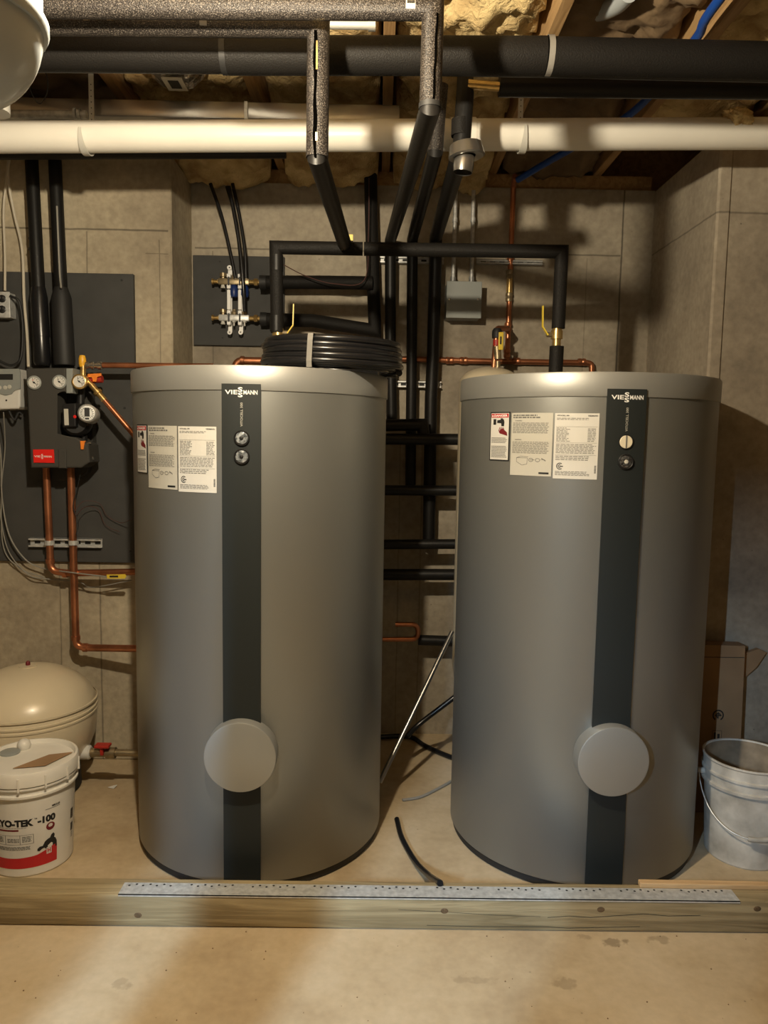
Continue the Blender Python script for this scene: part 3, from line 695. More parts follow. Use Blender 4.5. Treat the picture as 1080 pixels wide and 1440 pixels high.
t = thing('insulated_pipe', 'dark foam pipe with a shiny collar, dropping right of centre and slanting back', 'pipe', E2)
pipe('sleeve', [E0+Vector((.4, 0, 0)), E0, at(702, 120, 2.5)], .034, 'smoothfoam', None, parent=t, n=20)
pipe('drop_sleeve', [at(664, 118, 2.5), E1, E2], .028, 'smoothfoam', None, parent=t, n=20)
pipe('slanted_sleeve', [E2+Vector((0, 0, -.01)), E3, E4, E5, at(603, 765, 3.69)], .030, 'smoothfoam', None, parent=t, n=20)
bm = NB(); c = at(655, 206, 2.5); lathe(bm, [(.029, .008), (.040, .010), (.050, .006), (.058, -.030), (.052, -.034), (.029, -.030)], c, (-.12, 0, 1), 28); lathe(bm, [(.031, -.030), (.033, -.06), (.030, -.08)], c, (.10, 0, 1), 28); obj('collar', bm, M['duct'], t, True, label='shiny grey flared collar')
bm = NB(); sweep(bm, [at(702, 122, 2.48), at(658, 118, 2.48)], .014, 14); obj('exposed_copper', bm, 'brass', t, True)
band(t, at(648, 180, 2.5), (0, 0, 1), .0284, .05, 'foam', 'tape_wrap')
F0 = at(619, 120, 2.6); F1 = at(612, 214, 2.6); F2 = at(580, 336, 3.64); F3 = at(577, 690, 3.69)
t = thing('insulated_pipe', 'dark foam pipe between the two slanting ones, going back to the wall', 'pipe', F1)
pipe('drop_sleeve', [F0, at(615, 165, 2.6), F1], .0265, 'glint', None, parent=t, n=20); pipe('slanted_sleeve', [F1+Vector((0, 0, .03)), F1, F2, at(579, 500, 3.69), F3], .0255, 'smoothfoam', None, parent=t, n=20)
# cross pipe with two drops
X0 = at(390, 468, 2.9); X1 = at(388, 348, 2.9); X2 = at(790, 354, 2.9); X3 = at(785, 462, 2.9)
t = thing('insulated_pipe', 'foam-covered cross pipe above both tanks with a drop at each end', 'pipe', (X1+X2)/2)
pipe('sleeve', [X0, X1, at(510, 350, 2.9)], .0245, 'foam', None, parent=t, n=20); pipe('sleeve', [at(512, 350, 2.9), X2, X3], .0248, 'foam', None, parent=t, n=20)
for px, py in ((789, 375),): pass
pipe('lower_sleeve', [at(783, 487, 2.9), Vector((at(782, 500, 2.9).x, 2.9, 1.74))], .0265, 'foam', None, parent=t, n=20)
bm = NB(); p = at(492, 335, 2.9); box(bm, (p.x-.008, 2.885, p.z-.012), (p.x+.012, 2.90, p.z+.010)); obj('yellow_tab', bm, 'yellow', t)
def ball_valve(parent, p, s, lev, lbl, lowz):
    bm = NB(); sweep(bm, [Vector((p.x, p.y, p.z+.028*s)), Vector((p.x, p.y, p.z+.016*s)), Vector((p.x, p.y, p.z+.0155*s)), Vector((p.x, p.y, p.z-.0155*s)), Vector((p.x, p.y, p.z-.016*s)), Vector((p.x, p.y, lowz))], .02, 16, True, rad=[.018*s, .018*s, .022*s, .022*s, .016*s, .016*s])
    v = obj('ball_valve', bm, 'brass', parent, True, 30, label=lbl)
    q = p+Vector((lev*.016, -.006, 0))
    bm = NB(); sweep(bm, [p, p+Vector((lev*.040, -.008, -.001))], .009, 12); obj('stem', bm, 'oldbrass', v, True)
    bm = NB(); a = p+Vector((lev*.036, -.012, -.004)); pts = [a, a+Vector((lev*.010, -.002, .014)), a+Vector((lev*.022, -.004, .030)), a+Vector((lev*.024, -.004, .105))]
    for (u, w_) in zip(pts, pts[1:]):
        d = (w_-u).normalized(); sd = Vector((0, 1, 0)); th = d.cross(sd).normalized()*.002
        vs = []
        for e in (u, w_+d*.002):
            vs.append([bm.verts.new(e+sd*.008+th), bm.verts.new(e-sd*.008+th), bm.verts.new(e-sd*.008-th), bm.verts.new(e+sd*.008-th)])
        for k in range(4): bm.faces.new((vs[0][k], vs[0][(k+1) % 4], vs[1][(k+1) % 4], vs[1][k]))
        bm.faces.new(vs[0]); bm.faces.new(vs[1][::-1])
    obj('lever', bm, 'yellow', v)
ball_valve(t, at(783, 471, 2.9), 1.0, -1, 'brass valve with yellow lever', at(783, 490, 2.9).z)
ball_valve(t, at(391, 468, 2.9), 1.0, 1, 'brass valve with yellow lever', 1.738)
for px, py in ((389, 370), (389, 455)):
    c = at(px, py, 2.9); bm = NB(); lathe(bm, [(.0249, -.028), (.0253, 0), (.0249, .028)], c, (0, 0, 1), 20); obj('tape_wrap', bm, 'smoothfoam', t, True)
# vertical at x 522 and the pipes from the manifold
V0 = at(521, 236, 3.70); V1 = at(523, 390, 3.70)
t = thing('insulated_pipe', 'black foam pipe hanging behind the slanted drop, left of the wall pipes', 'pipe', V1)
pipe('sleeve', [V0, at(522, 300, 3.70), at(527, 465, 3.70), at(440, 451, 3.70), at(367, 449, 3.70)], .031, 'foam', None, parent=t, n=18)
pipe('branch_sleeve', [at(524, 398, 3.66), at(450, 397, 3.66), at(368, 397, 3.66)], .031, 'foam', None, parent=t, n=18)
band(t, at(370, 397, 3.66), (1, 0, 0), .0312, .03, 'rubber'); band(t, at(371, 449, 3.70), (1, 0, 0), .0312, .03, 'rubber')
bm = NB(); sweep(bm, smoothpath([at(398, 372, 3.58), at(430, 388, 3.57), at(470, 399, 3.57), at(512, 394, 3.58), at(518, 330, 3.6), at(519, 250, 3.6)]), .0022, 6)
obj('sensor_wire', bm, 'wirebrown', smooth=True, label='thin brown wire looped along the upper manifold pipe', cat='wire')
# short lower pipes between the tanks
for pts, r, lb in (
    ([at(500, 599, 3.58), at(594, 597, 3.58), at(596, 616, 3.58)], .028, 'short black foam pipe elbowing down between the tanks'),
    ([at(480, 617, 3.56), at(648, 618, 3.56)], .0265, 'black foam cross pipe at label height between the tanks'),
    ([at(480, 689, 3.60), at(648, 690, 3.60)], .0245, 'third black foam pipe down in the gap between the tanks'),
    ([at(480, 766, 3.60), at(648, 765, 3.60)], .024, 'fourth black foam pipe down in the gap between the tanks'),
    ([at(480, 808, 3.62), at(648, 808, 3.62)], .028, 'fifth black foam pipe down in the gap between the tanks'),
    ([at(588, 900, 3.66), at(648, 902, 3.66)], .026, 'lowest black foam pipe in the gap beside the copper bend')):
    pipe('insulated_pipe', pts, r, 'smoothfoam', lb, n=16)
for px, py, w in ((557, 617, .12), (612, 690, .1), (612, 690, 0)):
    pass
# copper in the gap
bm = NB(); sweep(bm, fillet([at(480, 899, 3.6), at(588, 899, 3.6), at(588, 878, 3.6), at(556, 878, 3.6)], .04), .012, 12)
obj('copper_pipe', bm, 'copper', smooth=True, label='small copper bend low in the dark gap between the tanks', cat='pipe')
# long dark pipe above left wall under white pipe
pipe('insulated_pipe', [at(-80, 217, 3.25), at(402, 215, 3.25)], .022, 'rubber', 'short black pipe ending behind the white drain pipe on the left', n=14)
# strut channels
def strut(a, b, h, d, label, slots=True):
    a = Vector(a); b = Vector(b); bm = NB()
    y = a.y
    box(bm, (a.x, y-d, a.z-h/2), (b.x, y-d+.002, a.z-h/2+.009)); box(bm, (a.x, y-d, a.z+h/2-.009), (b.x, y-d+.002, a.z+h/2))
    box(bm, (a.x, y-d, a.z-h/2), (b.x, y, a.z-h/2+.002)); box(bm, (a.x, y-d, a.z+h/2-.002), (b.x, y, a.z+h/2)); box(bm, (a.x, y-.002, a.z-h/2), (b.x, y, a.z+h/2))
    o = obj('strut_channel', bm, 'galv', label=label, cat='bracket', group='strut channels')
    if slots:
        x = a.x+.02
        while x < b.x-.03: bm = NB(); box(bm, (x, y-.0035, a.z-.006), (x+.025, y-.0022, a.z+.006)); obj('slot', bm, 'ink', o); x += .045
    return o
strut(at(43, 762, 3.395), at(144, 763, 3.395), .042, .022, 'galvanized strut channel across the grey board below the pump unit')
strut(at(545, 540, 3.76), at(620, 539, 3.76), .034, .02, 'short strut channel holding pipes in the gap between the tanks')
strut(at(534, 366, 3.76), at(624, 367, 3.76), .032, .02, 'strut channel on the back wall behind the slanting pipes')
strut(at(670, 369, 3.76), at(762, 370, 3.76), .022, .02, 'thin strut channel on the back wall behind the right cross pipe')

# conduits and junction box
BY = 3.74
t = thing('junction_box', 'square grey metal box on the back wall with two conduits', 'electrical box', at(652, 421, 3.7))
a = at(628, 446, 3.66); b = at(677, 397, 3.66); bm = NB(); box(bm, (a.x, 3.664, a.z), (b.x, 3.779, b.z), .003, 2); obj('housing', bm, 'box', t)
bm = NB(); box(bm, (a.x-.003, 3.657, a.z-.003), (b.x+.003, 3.665, b.z+.003), .002, 2); cv = obj('cover', bm, 'box', t)
for px in (632, 672):
    p = at(px, 421, 3.657); bm = NB(); lathe(bm, [(0, .0025), (.005, .0018), (.006, 0)], (p.x, 3.657, p.z), (0, -1, 0), 10); obj('screw', bm, 'chrome', cv, True)
for px, px2 in ((637, 641), (663, 666)):
    bm = NB(); p0 = at(px, 397, 3.72); p1 = at(px2, 268, 3.72); sweep(bm, [p0, p1], .0095, 12)
    for k in (0, .98): lathe(bm, [(.0095, -.012), (.0135, -.012), (.0135, .012), (.0095, .012)], p0.lerp(p1, max(.03, k*.0+.03)), (0, 0, 1), 12)
    lathe(bm, [(.0095, -.01), (.0125, -.01), (.0125, .01), (.0095, .01)], p0.lerp(p1, .68), (0, 0, 1), 12)
    obj('conduit', bm, 'galv', t, True)
# copper on the back wall right
t = thing('copper_riser', 'copper riser with brass joints on the back wall, right of the grey box', 'pipe', at(715, 510, 3.7))
bm = NB(); sweep(bm, fillet([at(724, 248, 3.66), at(722, 262, 3.75), at(713, 507, 3.75)], .02), .0125, 14); obj('pipe', bm, 'copper', t, True)
for py in (362, 386, 418, 460, 497):
    p = at(721-(py-262)*.034, py, 3.75); bm = NB(); lathe(bm, [(.0125, -.022), (.016, -.02), (.018, -.008), (.014, 0), (.018, .008), (.016, .02), (.0125, .022)], p, (0, 0, 1), 16); obj('joint', bm, 'oldbrass' if py in (386, 418) else 'copper', t, True)
bm = NB(); p0 = at(717, 392, 3.75); p1 = at(716, 416, 3.75); sweep(bm, [p0, p1], .0150, 14); obj('brass_section', bm, 'brass', t, True)
t = thing('copper_pipe', 'horizontal copper pipe along the back wall behind the right tank top', 'pipe', at(700, 510, 3.66))
bm = NB(); sweep(bm, fillet([at(535, 504, 3.75), at(690, 508, 3.75), at(826, 510, 3.75), at(832, 512, 3.75), at(832, 560, 3.75)], .05), .0135, 14); obj('pipe', bm, 'copper', t, True)
for px in (632, 652, 726, 818):
    p = at(px, 507.5+(px-690)*.012, 3.75); bm = NB(); lathe(bm, [(.0135, -.02), (.0165, -.018), (.018, -.006), (.015, 0), (.018, .006), (.0165, .018), (.0135, .02)], p, (1, 0, 0), 16); obj('joint', bm, 'copper', t, True)
t = thing('copper_elbow', 'copper elbow peeking over the left tank beside the coil', 'pipe', at(345, 507, 3.4))
bm = NB(); sweep(bm, fillet([Vector((at(331, 520, 3.4).x, 3.4, 1.55)), at(331, 507, 3.4), at(380, 508, 3.4), at(430, 509, 3.4), at(470, 507, 3.75), at(540, 504, 3.75)], .035, 8), .0165, 16); obj('pipe', bm, 'copper', t, True)
p = at(341, 507, 3.4); bm = NB(); lathe(bm, [(.0165, -.01), (.020, -.008), (.020, .008), (.0165, .01)], p, (1, 0, 0), 16); obj('joint', bm, 'copper', t, True)
# cream vessel behind right tank
c = at(692, 540, 3.45)
t = thing('expansion_vessel', 'beige vessel dome just showing behind the right tank, valve on top', 'expansion tank', (c.x, 3.52, 0))
zt = at(692, 516, 3.52).z
bm = NB(); prof = [(0, .3), (.08, .3), (.125, .36), (.140, .45), (.140, zt-.075)]+[(.140*math.cos(a), zt-.075+.075*math.sin(a)) for a in [PI/2*k/10 for k in range(1, 11)]]; lathe(bm, prof, (c.x, 3.52, 0), n=48); obj('vessel', bm, 'cream', t, True)
for k in range(3):
    bm = NB(); a = 2*PI*k/3+.5; q = Vector((c.x+.11*math.cos(a), 3.52+.11*math.sin(a), 0)); cyl(bm, q, q+Vector((0, 0, .38)), .012, n=10); obj('leg', bm, 'rubber', t)
v = at(697, 500, 3.5); vx = v.x; cx0 = c.x
bm = NB(); sweep(bm, fillet([Vector((vx-.004, 3.52, zt-.01)), at(696, 497, 3.52), at(699, 462, 3.52), at(713, 462, 3.6), at(713, 462, 3.74)], .02), .0135, 14); obj('valve_pipe', bm, 'copper', t, True)
bm = NB(); p = at(699, 487, 3.51); sweep(bm, [p, at(700, 505, 3.51)], .017, 14); sweep(bm, [at(700, 508, 3.51), Vector((at(700, 508, 3.51).x, 3.51, zt-.003))], .012, 12); vb = obj('valve', bm, 'oldbrass', t, True)
bm = NB(); p0 = at(703, 492, 3.47); p1 = at(705, 467, 3.47); box(bm, (p0.x-.008, 3.468, p0.z), (p1.x+.010, 3.472, p1.z), .003, 2); lv = obj('lever', bm, 'yellow', vb)
bm = NB(); a = at(704, 484, 3.465); b = at(705, 473, 3.465); box(bm, (a.x-.003, 3.4665, a.z), (b.x+.002, 3.4675, b.z)); obj('lettering', bm, 'ink', lv)
bm = NB(); p = at(699, 470, 3.52); lathe(bm, [(.0, .028), (.016, .026), (.023, .014), (.0235, 0), (.0225, -.018), (.0, -.018)], p, (0, 0, 1), 20); obj('black_cap', bm, 'rubber', t, True)
bm = NB(); sweep(bm, [at(698, 478, 3.515), at(698, 486, 3.515)], .0155, 14); obj('valve_body', bm, 'redlever', t, True)

# ================================================================== COIL OF TUBE
cc = Vector((-.168, 2.735, 1.738)); r = .0118; pts = []
t = thing('tube_coil', 'coil of black plastic tube lying on top of the left tank', 'tube coil', cc)
tilt = Matrix.Rotation(math.radians(2.2), 3, 'Y') @ Matrix.Rotation(math.radians(1.0), 3, 'X')
bm = NB(); N = 72; layers = 5
for ring in range(3):
    pts = []; Rr_ = .238-ring*.0235
    for k in range(N*layers+1):
        a = 2*PI*k/N+ring*2; lay = k/N; j = .004*math.sin(a*2+lay*1.9+ring)
        z = r+lay*(.0225)*((layers-1)/layers)
        pts.append(cc+tilt @ Vector(((Rr_+j-.010*(lay > 3.6))*math.cos(a), (Rr_+j-.010*(lay > 3.6))*math.sin(a), z))+Vector((0, 0, .008)))
    sweep(bm, pts, r, 10)
coil = obj('tube', bm, 'pex', t, True)
def coil_tape(a):
    bm = NB(); prof = []
    for u, w in ((.175, .0), (.252, .0), (.256, .02), (.254, .085), (.25, .108), (.175, .108)):
        prof.append((u, w))
    d = Vector((math.cos(a), math.sin(a), 0)); s = Vector((-math.sin(a), math.cos(a), 0))*.009; prev = None; first = None
    for u, w in prof+[prof[0]]:
        q = cc+tilt @ (d*u+Vector((0, 0, w+.004)))+Vector((0, 0, .003)); cur = (bm.verts.new(q-s), bm.verts.new(q+s))
        if prev: bm.faces.new((prev[0], prev[1], cur[1], cur[0]))
        prev = cur
    obj('tape_band', bm, 'tape', t)
coil_tape(-PI/2-.24); coil_tape(PI/2+.3); coil_tape(.35)

# ================================================================== MANIFOLD BOARD (recess)
a = at(272, 485, 3.755); b = at(400, 361, 3.755)
bm = NB(); box(bm, (a.x, 3.755, a.z), (b.x, 3.78, b.z), .002, 1); mb = obj('mounting_board', bm, 'panel', label='smaller grey board in the recess carrying the manifold', cat='board')
for px, py in ((309, 368), (313, 475)): bm = NB(); lathe(bm, [(0, .0015), (.004, .001), (.0045, 0)], Vector((at(px, py, 3.754).x, 3.755, at(px, py, 3.755).z)), (0, -1, 0), 8); obj('screw', bm, 'ink', mb)
t = thing('heating_manifold', 'two-bar steel manifold with white brackets and blue caps', 'manifold', at(330, 450, 3.7))
MY = 3.69
for k, (py, x0, x1) in enumerate(((396, 307, 351), (447, 308, 351))):
    q0 = at(x0, py, MY); q1 = at(x1, py, MY); zz = q0.z
    bm = NB(); box(bm, (q0.x, MY-.015, zz-.015), (q1.x, MY+.015, zz+.015), .005, 2); br = obj('bar', bm, 'oldbrass' if k == 0 else 'galv', t, True, 30)
    bm = NB(); e0 = at(298, py, MY); box(bm, (q0.x-.004, MY-.008, zz-.008), (q0.x, MY+.008, zz+.008)); sweep(bm, [Vector((e0.x, MY, zz)), Vector((q0.x, MY, zz))], .009, 12); lathe(bm, [(0, 0), (.014, 0), (.014, .008), (.009, .010)], (e0.x, MY, zz), (1, 0, 0), 12); obj('end_plug', bm, 'brass', t, True)
    bm = NB(); e1 = at(368, py, MY); sweep(bm, [Vector((q1.x, MY, zz)), Vector((e1.x, MY, zz))], .011, 12); lathe(bm, [(.012, 0), (.018, .002), (.018, .018), (.012, .020)], (at(357, py, MY).x, MY, zz), (1, 0, 0), 6); obj('union_nut', bm, 'brass', t)
    for px in (329, 344):
        p = at(px, py, MY); bm = NB(); lathe(bm, [(0, .015), (.012, .015), (.012, .028), (.009, .034), (.009, .040), (0, .040)], (p.x, MY, zz), (0, 0, 1), 8); obj('outlet_nut', bm, 'oldbrass', t)
        if k == 0:
            bm = NB(); lathe(bm, [(0, -.015), (.012, -.015), (.019, -.026), (.020, -.060), (.016, -.070), (0, -.072)], (p.x, MY, zz), (0, 0, 1), 14); obj('blue_cap', bm, 'bluecap', t, True)
        else:
            bm = NB(); lathe(bm, [(0, -.014), (.010, -.014), (.010, -.019), (.004, -.020), (.004, -.036), (0, -.036)], (p.x, MY, zz), (0, 0, 1), 10); obj('gauge_pin', bm, 'pvcend', t, True)
    p = at(313.5, py, MY); bm = NB(); lathe(bm, [(0, .015), (.010, .015), (.010, .022), (.016, .024), (.016, .040), (0, .042)], (p.x, MY+.005, zz), (0, 0, 1), 12); obj('vent', bm, 'oldbrass', t, True)
    bm = NB(); lathe(bm, [(0, -.014), (.008, -.015), (.012, -.030), (0, -.032)], (p.x, MY, zz), (0, 0, 1), 12); obj('drain_cap', bm, 'pvcend', t, True)
for px in (322.5, 338):
    p = at(px, 420, MY); zt = at(px, 376 if px < 330 else 390, MY).z; zb = at(px, 467, MY).z
    bm = NB(); box(bm, (p.x-.010, MY+.017, zb), (p.x+.010, MY+.022, zt), .002, 1)
    for py in (396, 447):
        zz = at(310, py, MY).z
        box(bm, (p.x-.009, MY-.018, zz+.016), (p.x+.009, MY+.02, zz+.034), .002, 1); box(bm, (p.x-.009, MY-.018, zz-.034), (p.x+.009, MY+.02, zz-.016), .002, 1)
    box(bm, (p.x-.009, MY-.012, at(px, 436, MY).z), (p.x+.009, MY-.006, at(px, 408, MY).z), .002, 1)
    for zz in (zt, zb):
        lathe(bm, [(.004, 0), (.011, 0), (.011, .006), (.004, .006), (.004, 0)], (p.x, MY+.01, zz), (0, -1, 0), 16)
    obj('bracket', bm, 'bright', t, label='white hanging bracket')
    for py in (396, 447):
        zz = at(310, py, MY).z; bm = NB(); box(bm, (p.x-.004, MY-.019, zz-.020), (p.x+.004, MY-.016, zz+.020)); obj('clip', bm, 'black', t)
for pts, lb in (([at(331, 392, 3.66), at(325, 360, 3.66), at(312, 305, 3.66), at(296, 258, 3.66)], 'black tube rising furthest left from the manifold'),
                ([at(340, 392, 3.63), at(337, 350, 3.63), at(330, 300, 3.63), at(319, 262, 3.63)], 'middle black tube rising from the upper bar of the manifold'),
                ([at(344, 438, 3.62), at(342, 400, 3.60), at(336, 340, 3.60), at(322, 262, 3.60)], 'black tube rising from the lower bar in front of the manifold'),
                ([at(346, 392, 3.66), at(344, 350, 3.66), at(336, 300, 3.66), at(327, 258, 3.66)], 'black tube rising furthest right from the manifold')):
    bm = NB(); sweep(bm, smoothpath(pts), .0085, 10); obj('riser_tube', bm, 'pex', smooth=True, label=lb, cat='tube', group='black tubes rising from the manifold')

# ================================================================== LEFT WALL BOARD AND EQUIPMENT
a = at(-60, 788, 3.395); b = at(187, 385, 3.395)
bm = NB(); box(bm, (a.x, 3.397, a.z), (b.x, 3.42, b.z), .002, 1); lb_ = obj('mounting_board', bm, 'panel', label='large grey board on the left wall behind the pump unit', cat='board')
for px, py in ((171, 394), (175, 574), (183, 775)): bm = NB(); lathe(bm, [(0, .0015), (.005, .001), (.0055, 0)], Vector((at(px, py, 3.396).x, 3.397, at(px, py, 3.397).z)), (0, -1, 0), 8); obj('screw', bm, 'ink', lb_)
# two vertical black pipes
for j, (x0, x1, lb) in enumerate(((43, 60, 'black wrapped pipe rising above the pump unit, the left one'), (76, 91, 'black wrapped pipe rising above the pump unit, the right one'))):
    t = thing('insulated_riser', lb, 'pipe', at(x1, 512, 3.3), 'black risers above the pump unit')
    top = at(x0, 200, 3.34); mid = at(x0+(x1-x0)*.66, 408, 3.32); bot = at(x1, 514, 3.31)
    pipe('sleeve', [top, mid], .027, 'smoothfoam', None, parent=t, n=18)
    bm = NB(); m1 = mid.lerp(bot, .1); m2 = mid.lerp(bot, .62)
    sweep(bm, [mid+Vector((0, 0, .01)), m1, m2], .036, 18, rad=[.028, .035 if j == 0 else .041, .036 if j == 0 else .043]); obj('wrap', bm, 'pex' if j == 0 else 'rubber', t, True, 60)
    bm = NB(); sweep(bm, [m2, bot.lerp(m2, .1), bot], .036, 18, rad=[.033 if j == 0 else .043, .035 if j == 0 else .044, .03 if j == 0 else .042]); obj('lower_wrap', bm, 'pex' if j == 0 else 'rubber', t, True, 60)
    if j == 0:
        for py in (336, 351): p = at(x0+(x1-x0)*.4, py, 3.335); band(t, p, (0, 0, 1), .0273, .006, 'black', 'cable_tie')
    else:
        bm = NB(); sweep(bm, smoothpath([at(80, 290, 3.29), at(82, 340, 3.29), at(84, 385, 3.285), at(86, 405, 3.27)]), .004, 8); obj('taped_wire', bm, 'wiregrey', t, True)
# pump unit
YB = 3.397; YF = 3.20
def ox(pts, Y): return [(at(a_, b_, Y).x, at(a_, b_, Y).z) for a_, b_ in pts]
t = thing('pump_station', 'dark foam-cased pump unit with dial gauges and red badge on grey board', 'pump unit', at(80, 660, 3.3))
bm = NB(); prism(bm, ox([(38, 516), (112, 518), (128, 545), (131, 640), (122, 664), (103, 678), (40, 674)], 3.352), 3.352, YB, 0); obj('rear_shell', bm, 'epp', t)
bm = NB(); prism(bm, ox([(36, 518), (93, 517), (93, 551), (78, 551), (78, 612), (106, 615), (124, 626), (126, 650), (114, 658), (43, 658)], YF), YF, 3.315, .008); sh = obj('front_shell', bm, 'epp', t)
bm = NB(); prism(bm, ox([(93.5, 518), (102.5, 518), (102.5, 553), (93.5, 553)], YF), YF-.004, 3.31, .003); obj('shell_rib', bm, M['box'], t)
bm = NB(); prism(bm, ox([(82, 632), (94, 632), (94, 658.5), (83, 658.5)], YF), YF-.006, YF+.01, .004); obj('grip', bm, 'epp', t)
bm = NB(); prism(bm, ox([(47, 632), (76, 632), (77, 651), (48, 650.5)], YF), YF-.005, YF+.001, .001); bd = obj('badge', bm, 'badge', t, label='red badge with faint white lettering')
F1_ = lambda u, v, w: Vector((u, YF-.0055-w, v))
bm = NB(); q = at(49, 643, YF); w_ = at(75, 640.5, YF); put_text(bm, 'VIE', q.x, q.x+.026, q.z, q.z+.008, F1_, .01); put_text(bm, 'MANN', q.x+.040, q.x+.073, q.z, q.z+.008, F1_, .01)
put_text(bm, 'S', q.x+.029, q.x+.037, q.z-.006, q.z+.003, F1_, .02); put_text(bm, 'S', q.x+.029, q.x+.037, q.z+.005, q.z+.014, F1_, .02); obj('badge_lettering', bm, 'logo', bd)
def gauge(px, py, Y, R_, ring, redm):
    p = at(px, py, Y); d = Vector((.12, -1, .05)).normalized()
    bm = NB(); lathe(bm, [(0, -.02), (R_*1.25, -.02), (R_*1.28, 0), (R_*1.05, .004), (R_, .004), (R_, .001), (0, .001)], p, d, 28); g = obj('gauge', bm, ring, t, True)
    bm = NB(); lathe(bm, [(0, .0016), (R_*.98, .0016)], p, d, 28); obj('gauge_face', bm, 'label', g)
    x, y = frame(d); bm = NB(); e = (x*.8+Vector((0, 0, -.6))).normalized() if x.x > 0 else (-x*.8+Vector((0, 0, -.6))).normalized(); f = e.cross(d).normalized()
    for k in range(9):
        a_ = math.radians(140-k*32); u = Vector((math.cos(a_), 0, math.sin(a_))); v2 = Vector((-math.sin(a_), 0, math.cos(a_))); q = p+d*.0022
        bm.faces.new([bm.verts.new(q+u*R_*.62+v2*.001), bm.verts.new(q+u*R_*.62-v2*.001), bm.verts.new(q+u*R_*.85-v2*.0012), bm.verts.new(q+u*R_*.85+v2*.0012)])
    q = p+d*.003; bm.faces.new([bm.verts.new(q-e*R_*.3+f*.002), bm.verts.new(q-e*R_*.3-f*.002), bm.verts.new(q+e*R_*.8-f*.0006), bm.verts.new(q+e*R_*.8+f*.0006)])
    lathe(bm, [(.004, .002), (.003, .005), (0, .005)], p, d, 10); obj('gauge_needle', bm, 'ink', g)
    bm = NB(); K = 8
    for k in range(K):
        a_ = math.radians(100+k*16); b_ = math.radians(100+(k+1)*16); q = p+d*.002
        bm.faces.new([bm.verts.new(q+Vector((math.cos(z), 0, math.sin(z)))*rr) for z, rr in ((a_, R_*.42), (a_, R_*.56), (b_, R_*.56), (b_, R_*.42))])
    obj('gauge_arc', bm, 'red' if redm else 'ink', g)
gauge(48, 538, YF-.004, .0225, 'box', True); gauge(83.5, 537, YF-.004, .0225, 'box', False); gauge(111.5, 536.5, 3.19, .0245, 'brass', False)
bm = NB(); p = at(111.5, 536.5, 3.19); q = Vector((p.x, 3.32, p.z)); cyl(bm, p+Vector((0, .02, 0)), q, .012); cyl(bm, at(117, 545, 3.26), at(117, 514, 3.26), .012); obj('gauge_pipe', bm, 'brass', t, True)
# pump
c = at(101, 592, 3.2)
bm = NB(); p0 = at(88, 583, 3.19); prism(bm, ox([(88, 568), (107, 567), (107, 600), (89, 601)], 3.17), 3.165, 3.31, .004); pb = obj('pump_box', bm, 'black', t)
bm = NB(); prism(bm, ox([(90, 575), (96, 575), (97, 598), (91, 598)], 3.165), 3.163, 3.166); obj('rating_plate', bm, 'label2', pb)
bm = NB(); p = at(105, 586, 3.163); lathe(bm, [(0, .003), (.006, .002), (.007, 0)], (p.x, 3.165, p.z), (0, -1, 0), 12); obj('red_knob', bm, 'badge', pb, True)
c = at(122.5, 581, 3.14); d = Vector((.25, -1, .05)).normalized()
bm = NB(); lathe(bm, [(0, -.12), (.038, -.12), (.038, -.01), (.034, -.002), (.030, .002), (0, .003)], c, d, 36); pm = obj('pump_motor', bm, 'galv', t, True, label='round grey pump motor')
bm = NB(); x = d.cross(Vector((0, 0, 1))).normalized(); up = Vector((0, 0, 1)); q = c+d*.0035
for u0_, u1_, v0_, v1_ in ((-.010, .010, -.014, .022), (-.008, .008, -.026, -.019)):
    bm.faces.new([bm.verts.new(q+x*u0_+up*v0_), bm.verts.new(q+x*u1_+up*v0_), bm.verts.new(q+x*u1_+up*v1_), bm.verts.new(q+x*u0_+up*v1_)])
for k in range(20):
    a_ = 2*PI*k/20
    if abs(math.cos(a_)) < .35: continue
    e = x*math.cos(a_)+up*math.sin(a_); f = -x*math.sin(a_)+up*math.cos(a_); bm.faces.new([bm.verts.new(q+e*.019+f*.001), bm.verts.new(q+e*.019-f*.001), bm.verts.new(q+e*.027-f*.001), bm.verts.new(q+e*.027+f*.001)])
obj('motor_marks', bm, 'ink', pm, kind='stuff')
bm = NB(); lathe(bm, [(0, -.03), (.050, -.03), (.058, -.01), (.058, .05), (.045, .07), (0, .07)], at(110, 594, 3.26), (.2, -1, 0), 32); obj('pump_housing', bm, 'black', t, True)
bm = NB(); sweep(bm, [at(117, 612, 3.26), at(119, 640, 3.27), at(112, 655, 3.28)], .016, 14); obj('pump_pipe', bm, 'black', t, True); bm = NB(); sweep(bm, [at(113, 572, 3.27), at(114, 545, 3.27)], .016, 14); obj('pump_pipe', bm, 'black', t, True)
def lever_obj(nm_, pts, w, mat, Y, th=.008):
    bm = NB(); prism(bm, ox(pts, Y), Y-th, Y, .002); return obj(nm_, bm, mat, t)
lever_obj('orange_lever', [(113.5, 620), (121, 620), (119, 624), (118, 632), (114.5, 632)], 0, 'orange', 3.20)
bm = NB(); cyl(bm, at(122, 624, 3.22), at(128, 622, 3.22), .006); cyl(bm, at(123, 645, 3.24), at(132, 645, 3.24), .006); cyl(bm, at(129, 642, 3.24), at(129, 648, 3.24), .006); obj('drain_fitting', bm, 'chrome', t, True)
bm = NB(); p = at(116, 512, 3.26); lathe(bm, [(0, -.012), (.012, -.012), (.015, 0), (.015, .022), (.011, .036), (0, .038)], p, (0, 0, 1), 16); obj('relief_cap', bm, 'amber', t, True, label='orange relief valve cap')
